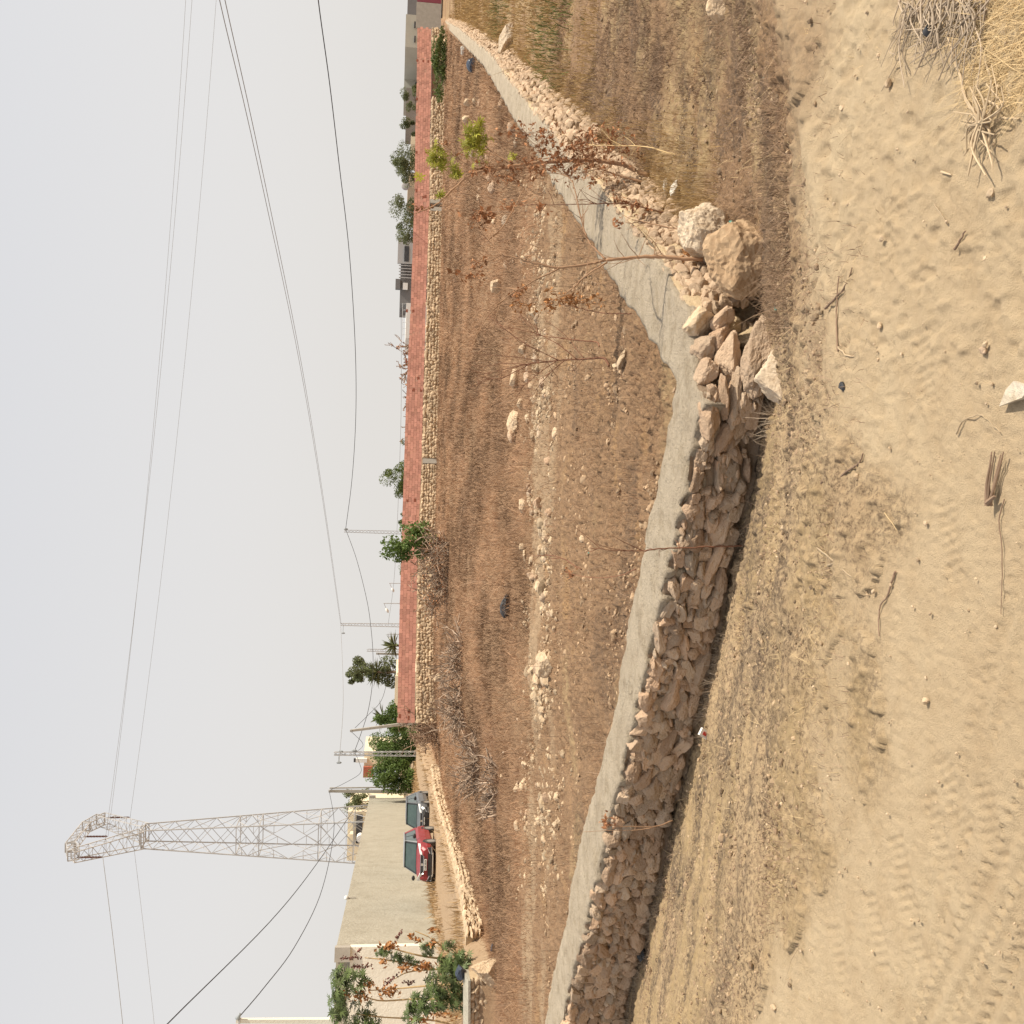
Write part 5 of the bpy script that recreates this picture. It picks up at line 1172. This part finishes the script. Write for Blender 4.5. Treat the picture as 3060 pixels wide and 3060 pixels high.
# ------------------------------------------------------------------ rocks, rubble, ground litter
def wedge(n, y0, y1, a0=-.56, a1=.56, p=1.0):
    u = rng.random(n); Y = (y0 ** p + u * (y1 ** p - y0 ** p)) ** (1 / p); return rng.uniform(a0, a1, n) * Y, Y
def rockset():
    big = [(932, 540, 24, 28, 'cream round rock in the dry grass above the rubble strip, behind the fan shaped bush'), (931, 412, 12, 24, 'flat pale rock in the dry grass below the twin right-hand shoots'), (926, 352, 14, 22, 'grey rock nearest the leaning castor plant in the field'),
           (968, 715, 20, 32, 'pale blocky rock at the right end of the row of large stones'), (966, 795, 20, 42, 'long cream rock, largest of the row of stones above the rubble strip'), (966, 822, 18, 26, 'low grey rock touching the long cream rock'), (981, 762, 14, 18, 'pale round rock between the two blocky stones'),
           (984, 660, 16, 18, 'small pale rock right of the row of large stones'), (1013, 948, 16, 20, 'grey half round rock in the middle of the rubble strip'), (1034, 968, 14, 18, 'dark grey rock at the near edge of the rubble strip'), (990, 1050, 9, 26, 'bright white stone lying on the dry grass above the rubble strip'), (1022, 1248, 34, 52, 'large white squared rock in the rubble strip'), (1012, 1262, 20, 26, 'brown rock touching the large white squared rock'),
           (1174, 676, 14, 40, 'pale crumbly rock between the fan shaped bush and the cement cap'), (1098, 1018, 10, 16, 'small cream rock alone in the bare soil behind the near wall'), (1048, 1555, 14, 24, 'cream pointed rock far left in the bare soil'), (880, 193, 16, 12, 'pale rock in the dry grass in front of the fallen footing'), (878, 225, 16, 16, 'cream rock beside the yellow green leaves'), (893, 245, 14, 18, 'brown rock under the yellow green leaves'), (905, 285, 16, 20, 'grey rock behind the yellow green leaves'), (888, 290, 12, 16, 'small pale rock at the back of the pile behind the leaning castor plant'), (1000, 1085, 14, 12, 'grey slab standing in the rubble strip'),
           (825, 1280, 14, 16, 'pale rock lying near the foot of the brick wall by the dead branches'), (1160, 690, 10, 14, 'small pale stone beside the crumbly rock')]
    for x, y, h, w, lab in big:
        p = gd(x + h / 2, y); s = p[1] / F * K; mb = MB()
        rock(mb, p + [0, 0, h * s * .30], (w * s * .56, w * s * .5, h * s * .62), 3, rot=rotm(rng.normal(0, .15), rng.normal(0, .15), rng.uniform(0, 6)), r=rng.uniform(.3, .9))
        tag(mb.build('rock', M_stone_pale if 'brown' not in lab and 'grey' not in lab else M_stone, origin=tuple(p)), lab, 'rock')
    # rubble strip: single stones one can tell apart
    protos = []
    for k in range(10):
        mb = MB(); rock(mb, (0, 0, .25), (.5, .45, .38), 2, rot=rotm(0, 0, 0), k=k + 20, r=.3 + .06 * k); me = mb.mesh('rubble_stone'); me.materials.append(M_stone_pale if k % 2 else M_stone); protos.append(me)
    n = 0
    while n < 170:
        if n < 125:
            y = rng.uniform(560, 1560); x = rng.normal(1016, 15) if y < 1350 else rng.normal(1000, 22); sz = rng.gamma(2.4, .032) + .035
        else:
            y = rng.uniform(150, 560); x = rng.normal(925, 26) if y < 420 else rng.uniform(930, 1010); sz = rng.gamma(2.5, .04) + .05
        if noise2(y / 42., x / 13., 151) < .52: continue
        p = gd(x, y)
        if p[1] < 8: continue
        o = bpy.data.objects.new('rubble_stone', protos[n % 10]); COL.objects.link(o); o.location = tuple(p - [0, 0, sz * .06]); o.rotation_euler = (rng.normal(0, .3), rng.normal(0, .3), rng.uniform(0, 6.28)); o.scale = (sz, sz * rng.uniform(.7, 1.2), sz * rng.uniform(.6, 1))
        if n < 125: tag(o, 'small pale stone lying in the rubble strip across the field', 'stone', 'stones of the rubble strip')
        else: tag(o, 'small pale stone scattered in the dry grass on the right of the field', 'stone', 'stones scattered right of the rubble strip')
        n += 1
    # gravel and pebbles nobody could count
    mb = MB()
    for _ in range(5600):
        y = rng.uniform(330, 1700); x = rng.normal(1018, 13) if y < 1400 else rng.normal(1005, 22)
        if noise2(y / 42., x / 13., 151) + rng.normal(0, .1) < .48: continue
        d = ray(x * K, y * K); d = d / d[1]; Y = 2.02 / max(-d[2] - .0115, .02) if d[2] < 0 else 30
        if Y > 40: continue
        P = EYE + d * Y; sz = rng.gamma(1.6, .012) + .008
        rock(mb, (P[0], P[1], float(gz(P[0], P[1])) + sz * .1), (sz, sz * .9, sz * .7), 1)
    stuff(mb.build('gravel', M_gravel, origin=(0, 15, -.6)), 'pale gravel and small stones of the rubble strip across the field', 'gravel')
    mb = MB(); nn = 2600; X = rng.uniform(-3.2, 3.2, nn); Y = rng.uniform(2.2, 9, nn) 
    Z = gz(X, Y)
    for x, y, z in zip(X, Y, Z):
        if abs(x) > .56 * y: continue
        if y > Ynear(x) - .1 : continue
        sz = rng.gamma(1.3, .0018) + .0016; rock(mb, (x, y, z + .010), (sz, sz, sz * .8), 1)
    stuff(mb.build('pebbles', M_stone_pale, origin=(0, 4, 0)), 'tiny pebbles and snail shells strewn over the sandy track', 'pebbles')
rockset()
def clods():
    mb = MB(); X, Y = wedge(13000, 6.0, 14.5, p=1.1); k = (Y > Yfar(X) + .1) & (fbm2(X * .9, Y * 1.3, 141, 3) > .54); X, Y = X[k], Y[k]; Z = gz(X, Y)
    S_ = rng.gamma(1.5, .007, len(X)) + .005
    for x, y, z, s_ in zip(X, Y, Z, S_): rock(mb, (x, y, z + .012), (s_, s_, s_ * .7), 0 if s_ < .012 else 1)
    stuff(mb.build('clods', mat('soil_clods', (.30, .20, .12), (.42, .295, .185), 6, rnd=.4), origin=(0, 9, -.5)), 'crumbly soil clods on the bare ground behind the near wall', 'soil')
    mb = MB(); X, Y = wedge(9000, 3.6, 12, p=1.2); k = (Y < Ynear(X) - .08) & (Y > Yroad(X) + rng.normal(.1, .3, len(Y))); X, Y = X[k], Y[k]; Z = gz(X, Y); S_ = rng.gamma(1.3, .004, len(X)) + .003
    for x, y, z, s_ in zip(X, Y, Z, S_): rock(mb, (x, y, z + .01), (s_, s_, s_ * .7), 0)
    stuff(mb.build('dirt_crumbs', mat('dark_crumbs', (.20, .135, .085), (.36, .26, .16), 6, rnd=.5), origin=(0, 6, -.4)), 'dirt crumbs and plant scraps on the verge along the near wall', 'dirt')

# loose stones on the sandy track
for x, y, w, lab in [(2951, 1047, 38, 'grey purple stone lying alone on the sand, largest on the track'), (2951, 771, 24, 'white rounded pebble with a shadow, lower right of the big boulder'), (2663, 1341, 16, 'small white pebble on the sand in front of the near wall'), (2770, 165 * 0 + 2026, 14, 'pale pebble beside the curved black twig'), (2901, 1824, 14, 'pale pebble near the bottom edge of the sand'), (2980, 1873, 14, 'twin pale pebbles near the bottom edge of the sand'), (2541, 1983, 16, 'white pebble at the edge of the dry verge'), (2630, 165, 16, 'brown pebble on the right of the sandy track')]:
    p = onground(x, y); s = p[1] / F; mb = MB(); rock(mb, p + [0, 0, w * s * .25], (w * s * .42, w * s * .38, w * s * .32), 2); tag(mb.build('pebble', M_stone_pale if 'purple' not in lab else M_stone, origin=tuple(p)), lab, 'pebble')

def groundstick(name, label, pts, rad, mat_, cat='twig', lift=.012):
    P = np.array([onground(x, y) for x, y in pts]); P[:, 2] += lift * .55; P = smoothline(P, 5); P[:, :2] += rng.normal(0, rad * .25, (len(P), 2)); rad *= .62
    mb = MB(); tube(mb, P, np.linspace(rad, rad * .5, len(P)), 6); return tag(mb.build(name, mat_, origin=tuple(P[0])), label, cat)
def g4(cx, cy): return (2300 + .4142 * cx, 1500 + .4142 * cy)
def g3(cx, cy): return (2300 + .4142 * cx, 800 + .4142 * cy)
def g8(cx, cy): return (2200 + .4659 * cx, cy * .4659)
groundstick('twig', 'curved dark twig lying alone on the sand left of the middle', [g4(*q) for q in [(930, 500), (895, 590), (860, 680), (815, 750), (803, 830), (808, 970)]], .006, M_twig)
groundstick('twig', 'long straight pale stick on the verge pointing down to the sand', [g4(*q) for q in [(340, 315), (480, 430), (650, 580)]], .006, M_twig_pale)
groundstick('twig', 'grey forked stick crossing the long straight pale stick', [g4(*q) for q in [(440, 465), (560, 410), (655, 395)]], .007, M_twig_pale)
groundstick('twig', 'thin curved straw stalk arching over the sand', [g3(*q) for q in [(760, 1690), (850, 1780), (940, 1890)]], .004, M_straw)
groundstick('twig', 'bent pale twig arching on the sand near the torn paper', [g3(*q) for q in [(1370, 1200), (1410, 1110), (1510, 1065), (1580, 1085), (1690, 1190)]], .004, M_twig_pale)
groundstick('twig', 'short pale twig left of the speckled cream stone', [g3(*q) for q in [(510, 575), (570, 630), (630, 640)]], .006, M_twig_pale)
groundstick('twig', 'grey branch with a side fork on the verge left of the black rag', [g3(*q) for q in [(330, 1640), (390, 1560), (440, 1420), (520, 1330)]], .008, M_twig)
groundstick('twig', 'crooked grey branch ending at the edge of the sand', [g3(*q) for q in [(520, 1510), (600, 1450), (655, 1420), (690, 1340)]], .008, M_twig)
groundstick('twig', 'long grey branch lying from the verge to the sand below the flat stones', [g3(*q) for q in [(420, 290), (500, 210), (570, 110), (610, 0)]], .008, M_twig)
groundstick('twig', 'second grey branch running beside the long one below the flat stones', [g3(*q) for q in [(510, 600), (495, 400), (505, 200), (515, 60)]], .006, M_twig)
groundstick('twig', 'pale curved twig on the verge right of the big boulder', [g8(*q) for q in [(305, 1245), (335, 1330), (355, 1390), (390, 1425)]], .006, M_twig_pale)
groundstick('twig', 'short pale stick on the sand between the uprooted plant and the white pebble', [g8(*q) for q in [(1290, 1320), (1330, 1380), (1370, 1440)]], .005, M_twig_pale)
groundstick('twig', 'small pale stick on the sand at the foot of the uprooted plant', [g8(*q) for q in [(1330, 1105), (1400, 1130)]], .006, M_twig_pale)
groundstick('twig', 'dark grey twig with a split end on the sand, above the white pebble', [g8(*q) for q in [(1420, 1600), (1455, 1540), (1490, 1480)]], .007, M_twig)
groundstick('twig', 'long thin green-grey stalk at the bottom edge of the sand', [g4(*q) for q in [(1710, -20), (1675, 130), (1690, 300), (1705, 500), (1695, 680), (1690, 810)]], .003, M_twig)
# bundle of thin twigs near the bottom edge
def bundle(name, label, pts, mat_, lift=.01):
    t = None
    P0 = onground(*pts[0][0][0]); mb = MB()
    for line, r in pts:
        P = np.array([onground(x, y) for x, y in line]); P[:, 2] += lift + rng.uniform(0, .02); P = smoothline(P, 4); tube(mb, P, np.linspace(r, r * .45, len(P)), 5)
    return tag(mb.build(name, mat_, origin=tuple(P0)), label, 'twigs')
bundle('twig_bundle', 'small bundle of thin grey twigs lying on the sand near the bottom edge', [([g3(1640, 1720), g3(1620 + 10 * i, 1560), g3(1640 + 18 * i, 1330 + 20 * (i % 3))], .004) for i in range(7)] + [([g3(1630, 1700), g3(1690, 1650)], .008)], M_twig)
rt = []
for i in range(34):
    th = rng.uniform(0, 2 * pi); l = rng.uniform(120, 420); c = (1640, 800); dx, dy = cos(th) * l * .5, sin(th) * l
    k = rng.normal(0, 40, 2); rt.append(([g8(*c), g8(c[0] + dx * .5 + k[0], c[1] + dy * .5 + k[1]), g8(min(c[0] + dx, 1840), c[1] + dy)], rng.uniform(.002, .0055)))
bundle('uprooted_plant', 'uprooted bleached plant with spreading roots on the ground at the lower right', rt, M_twig_pale, .02)
rt = []
for i in range(90):
    x = rng.uniform(1120, 1650); y0 = rng.uniform(-60, 60); l_ = rng.uniform(.3, 1); rt.append(([g8(x + rng.normal(0, 30), y0), g8(x - rng.uniform(-30, 60), y0 + 150 * l_), g8(x - rng.uniform(0, 100), y0 + 330 * l_), g8(x - rng.uniform(20, 190), y0 + rng.uniform(350, 640) * l_)], rng.uniform(.0015, .004)))
bundle('twig_heap', 'heap of dry grey stalks lying in rows at the right edge of the sandy track', rt, M_twig_grey, .012)
for lab, L in [('thick bleached branch curving out of the uprooted plant towards the heap of stalks', [(1560, 720), (1500, 650), (1470, 520), (1440, 420), (1420, 340), (1360, 180), (1350, 70)]), ('bleached branch running right from the uprooted plant', [(1650, 720), (1680, 600), (1650, 480), (1610, 300), (1600, 200)]), ('bleached branch reaching from the uprooted plant to the bottom edge', [(1690, 770), (1740, 760), (1846, 770)])]:
    groundstick('branch', lab, [g8(*q) for q in L], .007, M_twig_pale, 'branch', .018)

# litter
def blob(name, label, cat, x, y, w, h, mat_, k=4, flat=.5, Y=None, lift=.3):
    p = onground(x, y) if Y is None else atY(x, y, Y); s = p[1] / F; mb = MB()
    rock(mb, p + [0, 0, h * s * lift], (w * s * .55, w * s * flat, h * s * .6), 3, k=k, rot=rotm(rng.normal(0, .2), rng.normal(0, .2), rng.uniform(0, 1)))
    return tag(mb.build(name, mat_, origin=tuple(p)), label, cat)
M_bag_blue = mat('blue_plastic', (.03, .04, .06), (.07, .085, .115), 9, rough=.35, rnd=0, c3=(.03, .035, .05)); M_bag_black = mat('black_plastic', (.02, .02, .022), (.05, .05, .052), 9, rough=.4, rnd=0)
M_bag_white = mat('dusty_plastic', (.46, .41, .34), (.58, .54, .47), 9, rough=.5, rnd=0); M_green_pl = mat('green_plastic', (.06, .20, .16), (.12, .30, .24), 30, rough=.5, rnd=0); M_paper = mat('paper', (.55, .47, .36), (.66, .59, .48), 9, rnd=0, bump=.8, bscale=30, bdist=.02, c3=(.45, .36, .25))
blob('plastic_bag', 'crumpled dark blue plastic bag lying against the far part of the cement cap', 'bag', 1420, 192, 46, 26, M_bag_blue, 6, .5)
blob('plastic_bag', 'pale crumpled plastic scrap beside the dark blue bag, nearer the brick wall', 'bag', 1388, 152, 24, 14, M_bag_white, 7, .5)
blob('black_bag', 'black crumpled bag lying in the dry grass above the rubble strip', 'bag', 1520, 1815, 60, 26, M_bag_black, 9, .4)
blob('plastic_bag', 'blue plastic lump in the weeds beneath the low castor plant', 'bag', 1385, 2905, 40, 30, M_bag_blue, 12, .4, Y=21.9)
blob('plastic_bag', 'small blue scrap in the dry grass left of the rock by the castor plants', 'bag', 1476, 2832, 22, 12, M_bag_blue, 13, .4)
blob('rubbish_bag', 'black bag with white scraps in the shade at the left foot of the near wall', 'bag', 1925, 2830, 90, 26, M_bag_black, 15, .3)
blob('plastic_scrap', 'white plastic scrap beside the black bag at the left foot of the near wall', 'litter', 1892, 2788, 26, 12, M_bag_white, 16, .3)
blob('cloth_rag', 'off white rag hanging in the weeds right of the pale angular rock', 'rag', 2040, 565, 52, 26, M_bag_white, 17, .25, lift=.8)
blob('cloth_rag', 'small off white rag just above the longer rag in the weeds', 'rag', 2000, 552, 34, 14, M_bag_white, 18, .25, lift=.8)
blob('plastic_scrap', 'teal plastic scrap beside the foot of the big boulder', 'litter', 2325, 920, 26, 14, M_green_pl, 19, .3)
blob('plastic_scrap', 'pale teal scrap between the two boulders', 'litter', 2190, 672, 30, 14, M_green_pl, 21, .3, Y=6.1)
blob('plastic_scrap', 'faded teal scrap lying on the verge at the right', 'litter', 2292, 232, 34, 12, M_green_pl, 22, .3)
blob('rag', 'small black rag on the edge of the sand before the speckled cream stone', 'rag', 2524, 1158, 46, 18, M_bag_black, 23, .3)
blob('plastic_scrap', 'green glass scrap standing in the soil behind the near wall', 'litter', 1768, 1652, 8, 14, M_green_pl, 24, .3)
def paper():
    P = np.array([onground(x, y) for x, y in [(3010, 1215), (3090, 1190), (3120, 1160), (3060, 1140), (3030, 1165)]]); P[:, 2] += .016
    Q = P.copy(); Q[:, 2] += [.004, .016, .024, .010, .005]; mb = MB(); mb.add(np.vstack([P, Q]), [[4, 3, 2, 1, 0], [5, 6, 7, 8, 9]], [[i, (i + 1) % 5, 5 + (i + 1) % 5, 5 + i] for i in range(5)]); tag(mb.build('torn_paper', M_paper, origin=tuple(P[0])), 'torn cream paper lying on the sand at the bottom edge', 'paper')
    p = onground(2108, 2193); p = atY(2106, 2193, p[1] - .05); t = thing('cigarette_packet', 'small white packet with a red mark leaning on the foot of the near wall', 'packet', p); mb = MB(); box(mb, p, (.055, .022, .085), ax=rotm(.3, .5, .2).T); mb.build('carton', M_whitep, t); mb = MB(); box(mb, p + np.array([.003, -.013, .004]), (.025, .004, .03), ax=rotm(.3, .5, .2).T); mb.build('red_mark', mat('packet_red', (.5, .05, .04), (.55, .08, .06), 9, rnd=0), t)
    p = onground(2795, 93); mb = MB(); d = np.array([.3, -.95, 0]); p = p + [0, 0, .018]; tube(mb, [p - d * .011, p + d * .011], .017, 20, cap=False); tube(mb, [p + d * .011, p - d * .009], .0145, 20); tag(mb.build('bottle_cap', M_bag_black, origin=tuple(p)), 'black bottle cap standing on edge by the heap of dry stalks', 'bottle cap')
    p = onground(2180, 0 + 40) if False else onground(2172, 30); mb = MB(); rock(mb, p + [0, 0, .06], (.09, .10, .07), 3, k=30); tag(mb.build('rock', M_stone_pale, origin=tuple(p)), 'pale stone on the verge at the right edge of the picture', 'rock')
    p = onground(1532, 118); s_ = p[1] / F; mb = MB(); rock(mb, p + [0, 0, 20 * s_], (44 * s_, 30 * s_, 24 * s_), 3, k=31, r=.8); tag(mb.build('boulder', M_boulder_pale, origin=tuple(p)), 'cream boulder half hidden in the golden grass at the right edge', 'boulder')
paper()

# ------------------------------------------------------------------ dry grass
def blades(mb, X, Y, H, Wd, lean=.5, flat=0, toneb=None):
    n = len(X); Z = gz(X, Y); th = rng.uniform(0, 2 * pi, n); d = np.stack([np.cos(th), np.sin(th)], 1)
    l = np.abs(rng.normal(0, lean, n)) * H; ph = rng.uniform(-.6, .6, n); s = np.stack([np.cos(ph), np.sin(ph)], 1) * (Wd / 2)[:, None]
    b = np.stack([X, Y, Z], 1) - [0, 0, .01]; top = b + np.concatenate([d * l[:, None], (H * (1 - flat))[:, None]], 1); mid = b + np.concatenate([d * l[:, None] * .3, (H * .55 * (1 - flat))[:, None]], 1)
    o = np.concatenate([s, np.zeros((n, 1))], 1)
    V = np.stack([b - o, b + o, mid + o * .8, top, mid - o * .8], 1).reshape(-1, 3); i = np.arange(n)[:, None] * 5
    tone = rng.random(n) if toneb is None else np.clip(toneb + rng.normal(0, .2, n), 0, 1)
    mb.add(V, np.concatenate([i + [0, 1, 2], i + [0, 2, 4], i + [4, 2, 3]]), r=np.repeat(tone, 5))
def grass():
    # far field: reddish dry stalks
    mb = MB(); X, Y = wedge(170000, 15.5, 76, p=.55); k = (Y > Yfar(X) + .3) & (X > Xret(Y) - .2)
    wl_ = 62 + (X + 13.3) * .36; k &= (Y < wl_ - .3) | (X < -13.5)
    X, Y = X[k], Y[k]; tone = (fbm2(X * .7, Y * .3, 101, 4) - .5) * 2.2 + .5
    H = rng.gamma(2, .040, len(X)) * (.5 + fbm2(X * .25, Y * .5, 103, 3)); blades(mb, X, Y, H + .025, np.maximum(.005, Y * .00045), 1.5, toneb=tone)
    stuff(mb.build('dry_grass', M_grass, origin=(0, 30, -.8)), 'reddish brown dry grass covering the far half of the field', 'grass')
    mb = MB(); X, Y = wedge(5200, 8, 70, p=.7); k = (Y > Yfar(X) + .3) & (X > Xret(Y) - .2) & ((Y < 61 + (X + 13.3) * .36) | (X < -13.5)); X, Y = X[k], Y[k]
    blades(mb, X, Y, rng.gamma(4, .05, len(X)) + .06, np.maximum(.003, Y * .0004), .9); stuff(mb.build('tall_weeds', M_twig, origin=(0, 30, -.8)), 'sparse taller dead weed stalks standing out of the dry field', 'weeds')
    # near soil behind the wall
    mb = MB(); X, Y = wedge(42000, 6.0, 15.8, p=1.2); k = (Y > Yfar(X) + .05) & (fbm2(X * 1.1, Y * 1.6, 105, 3) > .40); X, Y = X[k], Y[k]
    blades(mb, X, Y, rng.gamma(2, .022, len(X)) + .012, np.maximum(.003, Y * .0004), 1.2)
    stuff(mb.build('stubble', M_grass, origin=(0, 10, -.5)), 'short dry stubble on the bare soil behind the near wall', 'grass')
    # verge between the wall and the sand
    mb = MB(); X, Y = wedge(60000, 3.2, 12, p=1.2); Yr = Yroad(X); k = (Y < Ynear(X) - .08) & (Y > Yr - .3 + rng.normal(0, .25, len(Y))) & (fbm2(X * 1.6, Y * 2.2, 107, 3) > .47); X, Y = X[k], Y[k]
    blades(mb, X, Y, rng.gamma(2, .011, len(X)) + .006, np.maximum(.0018, Y * .00035), 2.2, flat=.5)
    stuff(mb.build('straw_litter', M_straw, origin=(0, 5, -.3)), 'pale straw and dead grass littering the verge along the near wall', 'grass')
    mb = MB(); X, Y = wedge(120000, 3.2, 14, p=1.2); k = (Y < Ynear(X) - .08) & (Y > Yroad(X) - .1 + rng.normal(0, .2, len(Y))) & (fbm2(X * 1.4, Y * 2.4, 109, 3) + .22 * (X > .8) > .53); X, Y = X[k], Y[k]
    blades(mb, X, Y, rng.gamma(2, .014, len(X)) + .008, np.maximum(.0022, Y * .0004), 1.6, flat=.3)
    stuff(mb.build('dead_weeds', M_twig, origin=(0, 5, -.3)), 'dark dead weed stems scattered over the verge along the near wall', 'weeds')
    # ground right of the far arm: golden grass, green weeds
    mb = MB(); X, Y = wedge(80000, 9, 70, .10, .62, p=.8); k = (Y < Ynear(X) - .5) & (fbm2(X * .5, Y * .5, 111, 3) + np.clip((Y - 13) / 30, -.12, .12) > .46); X, Y = X[k], Y[k]
    cl_ = fbm2(X * .8, Y * .5, 113, 3); H = rng.gamma(3, .05, len(X)) * np.clip((Y - 6) / 9, .12, 1.2) * (.15 + 2.2 * np.maximum(cl_ - .3, 0)); blades(mb, X, Y, H + .04, np.maximum(.006, Y * .0006), .5)
    stuff(mb.build('golden_grass', M_tuft, origin=(10, 25, -.8)), 'golden dry grass growing right of the far arm of the stone wall', 'grass')
    mb = MB(); c = onground(1535, 60); g2 = onground(1510, 20); X = np.concatenate([rng.normal(g2[0], 2.0, 2600), rng.normal(onground(1640, 190)[0], .9, 1100)]); Y = np.concatenate([rng.normal(g2[1] + 3, 2.4, 2600), rng.normal(onground(1640, 190)[1], 1.5, 1100)])
    k = Y < Ynear(X) - .5; X, Y = X[k], Y[k]; blades(mb, X, Y, rng.gamma(3, .045, len(X)), np.full(len(X), .014), .7)
    stuff(mb.build('green_weeds', M_tuftgreen, origin=tuple(c)), 'patch of green weeds in the golden grass at the right edge', 'weeds')
    # tufts along the field side of the cap and the near wall foot
    mb = MB(); s = rng.integers(0, len(RF) - 1, 9000); f = rng.random(9000)[:, None]; P = RF[s] * (1 - f) + RF[s + 1] * f; X, Y = P[:, 0] - np.abs(rng.normal(0, .35, 9000)) - .1, P[:, 1] + np.abs(rng.normal(0, .15, 9000)); k = (Y > 8) & (fbm2(X * .9, Y * .9, 121, 3) > .5); X, Y = X[k], Y[k]
    blades(mb, X, Y, rng.gamma(2, .03, len(X)) * np.clip(Y / 16, .3, 1.4), np.maximum(.004, Y * .0005), 1.3)
    stuff(mb.build('wall_side_weeds', M_grass, origin=(5, 20, -.7)), 'dry weeds growing along the field side of the far cement cap', 'weeds')
    mb = MB(); u = rng.random(9000); yy = rng.uniform(-60, 320, 9000); X = []; 
    P = np.array([onplane(x, y, 0, 0) for x, y in zip(rng.uniform(2880, 3150, 9000) , yy)]); k = (P[:, 0] > .9); X, Y = P[k, 0], P[k, 1]
    blades(mb, X, Y, rng.gamma(2, .012, len(X)) + .004, np.full(len(X), .0022), 2.0, flat=.4)
    stuff(mb.build('yellow_straw', M_straw, origin=(1.5, 2.5, 0)), 'matted yellow straw at the lower right corner beside the sandy track', 'grass')
    clods()
    # weeds along the foot of the wall on both arms
    mb = MB(); i_ = rng.integers(0, len(RN) - 1, 9000); f = rng.random(9000)[:, None]; P = RN[i_] * (1 - f) + RN[np.minimum(i_ + 1, len(RN) - 1)] * f; off = rng.gamma(2, .16, 9000) + .02
    X, Y = P[:, 0] + off * .89, P[:, 1] - off * .46; k = (Y > 6.2) & (fbm2(X * 1.3, Y * 1.3, 161, 3) > .46); X, Y = X[k], Y[k]
    blades(mb, X, Y, rng.gamma(2.5, .045, len(X)) + .03, np.maximum(.003, Y * .0004), .7); stuff(mb.build('wall_foot_weeds', M_tuft, origin=(6, 15, -.8)), 'golden dry weeds growing through the rubble along the right side of the wall', 'weeds')
    mb = MB(); i_ = rng.integers(2, len(LN) - 1, 2600); f = rng.random(2600)[:, None]; P = LN[i_ - 1] * (1 - f) + LN[i_] * f; off = np.abs(rng.normal(0, .10, 2600)) + .07
    X, Y = P[:, 0] - off * .45, P[:, 1] - off * .89; k = fbm2(X * 2.3, Y * 2.3, 163, 3) > .50; X, Y = X[k], Y[k]
    blades(mb, X, Y, rng.gamma(2, .03, len(X)) + .01, np.full(len(X), .0028), 1.0); stuff(mb.build('wall_base_weeds', M_twig_grey, origin=(-1, 6.5, -.6)), 'dead weeds tangled along the shaded base of the near wall', 'weeds')
    # tangled brown scrub right of the boulders
    mb = MB(); X, Y = wedge(95000, 4.2, 16, .12, .60, p=1.2); k = (Y < Ynear(X) - .35) & (Y > Yroad(X) + .25 + rng.normal(0, .25, len(Y))) & (X > .9) & (fbm2(X * 1.7, Y * 1.1, 171, 4) > .47); X, Y = X[k], Y[k]
    blades(mb, X, Y, (rng.gamma(2, .022, len(X)) + .012) * (.5 + fbm2(X * 1.2, Y * .8, 173, 3)), np.maximum(.0025, Y * .0004), 1.5); stuff(mb.build('brown_scrub', mat('brown_scrub', (.15, .095, .06), (.26, .17, .105), 2, rough=.95, rnd=.5), origin=(3, 8, -.6)), 'tangled dead brown scrub on the slope right of the boulders', 'scrub')
    # dry grass on the bank and verge of the track by the cars
    mb = MB(); X, Y = wedge(40000, 24, 104, -.56, -.12, p=.8); k = (X < Xret(Y) - .15); dB = X - (-17.7 - (Y - 40) * .2015)
    trk = (X < Xret(Y) - .7) & (X > Xret(Y) - 3.2) & (Y > 30); k &= ~trk & (fbm2(X * .6, Y * .4, 131, 3) > .36) & (dB > .1); X, Y = X[k], Y[k]
    blades(mb, X, Y, rng.gamma(3, .06, len(X)) + .04, np.maximum(.01, Y * .0006), .5)
    stuff(mb.build('bank_grass', M_bankgrass, origin=(-15, 50, -.8)), 'golden dry grass on the bank along the foot of the beige building', 'grass')
grass()
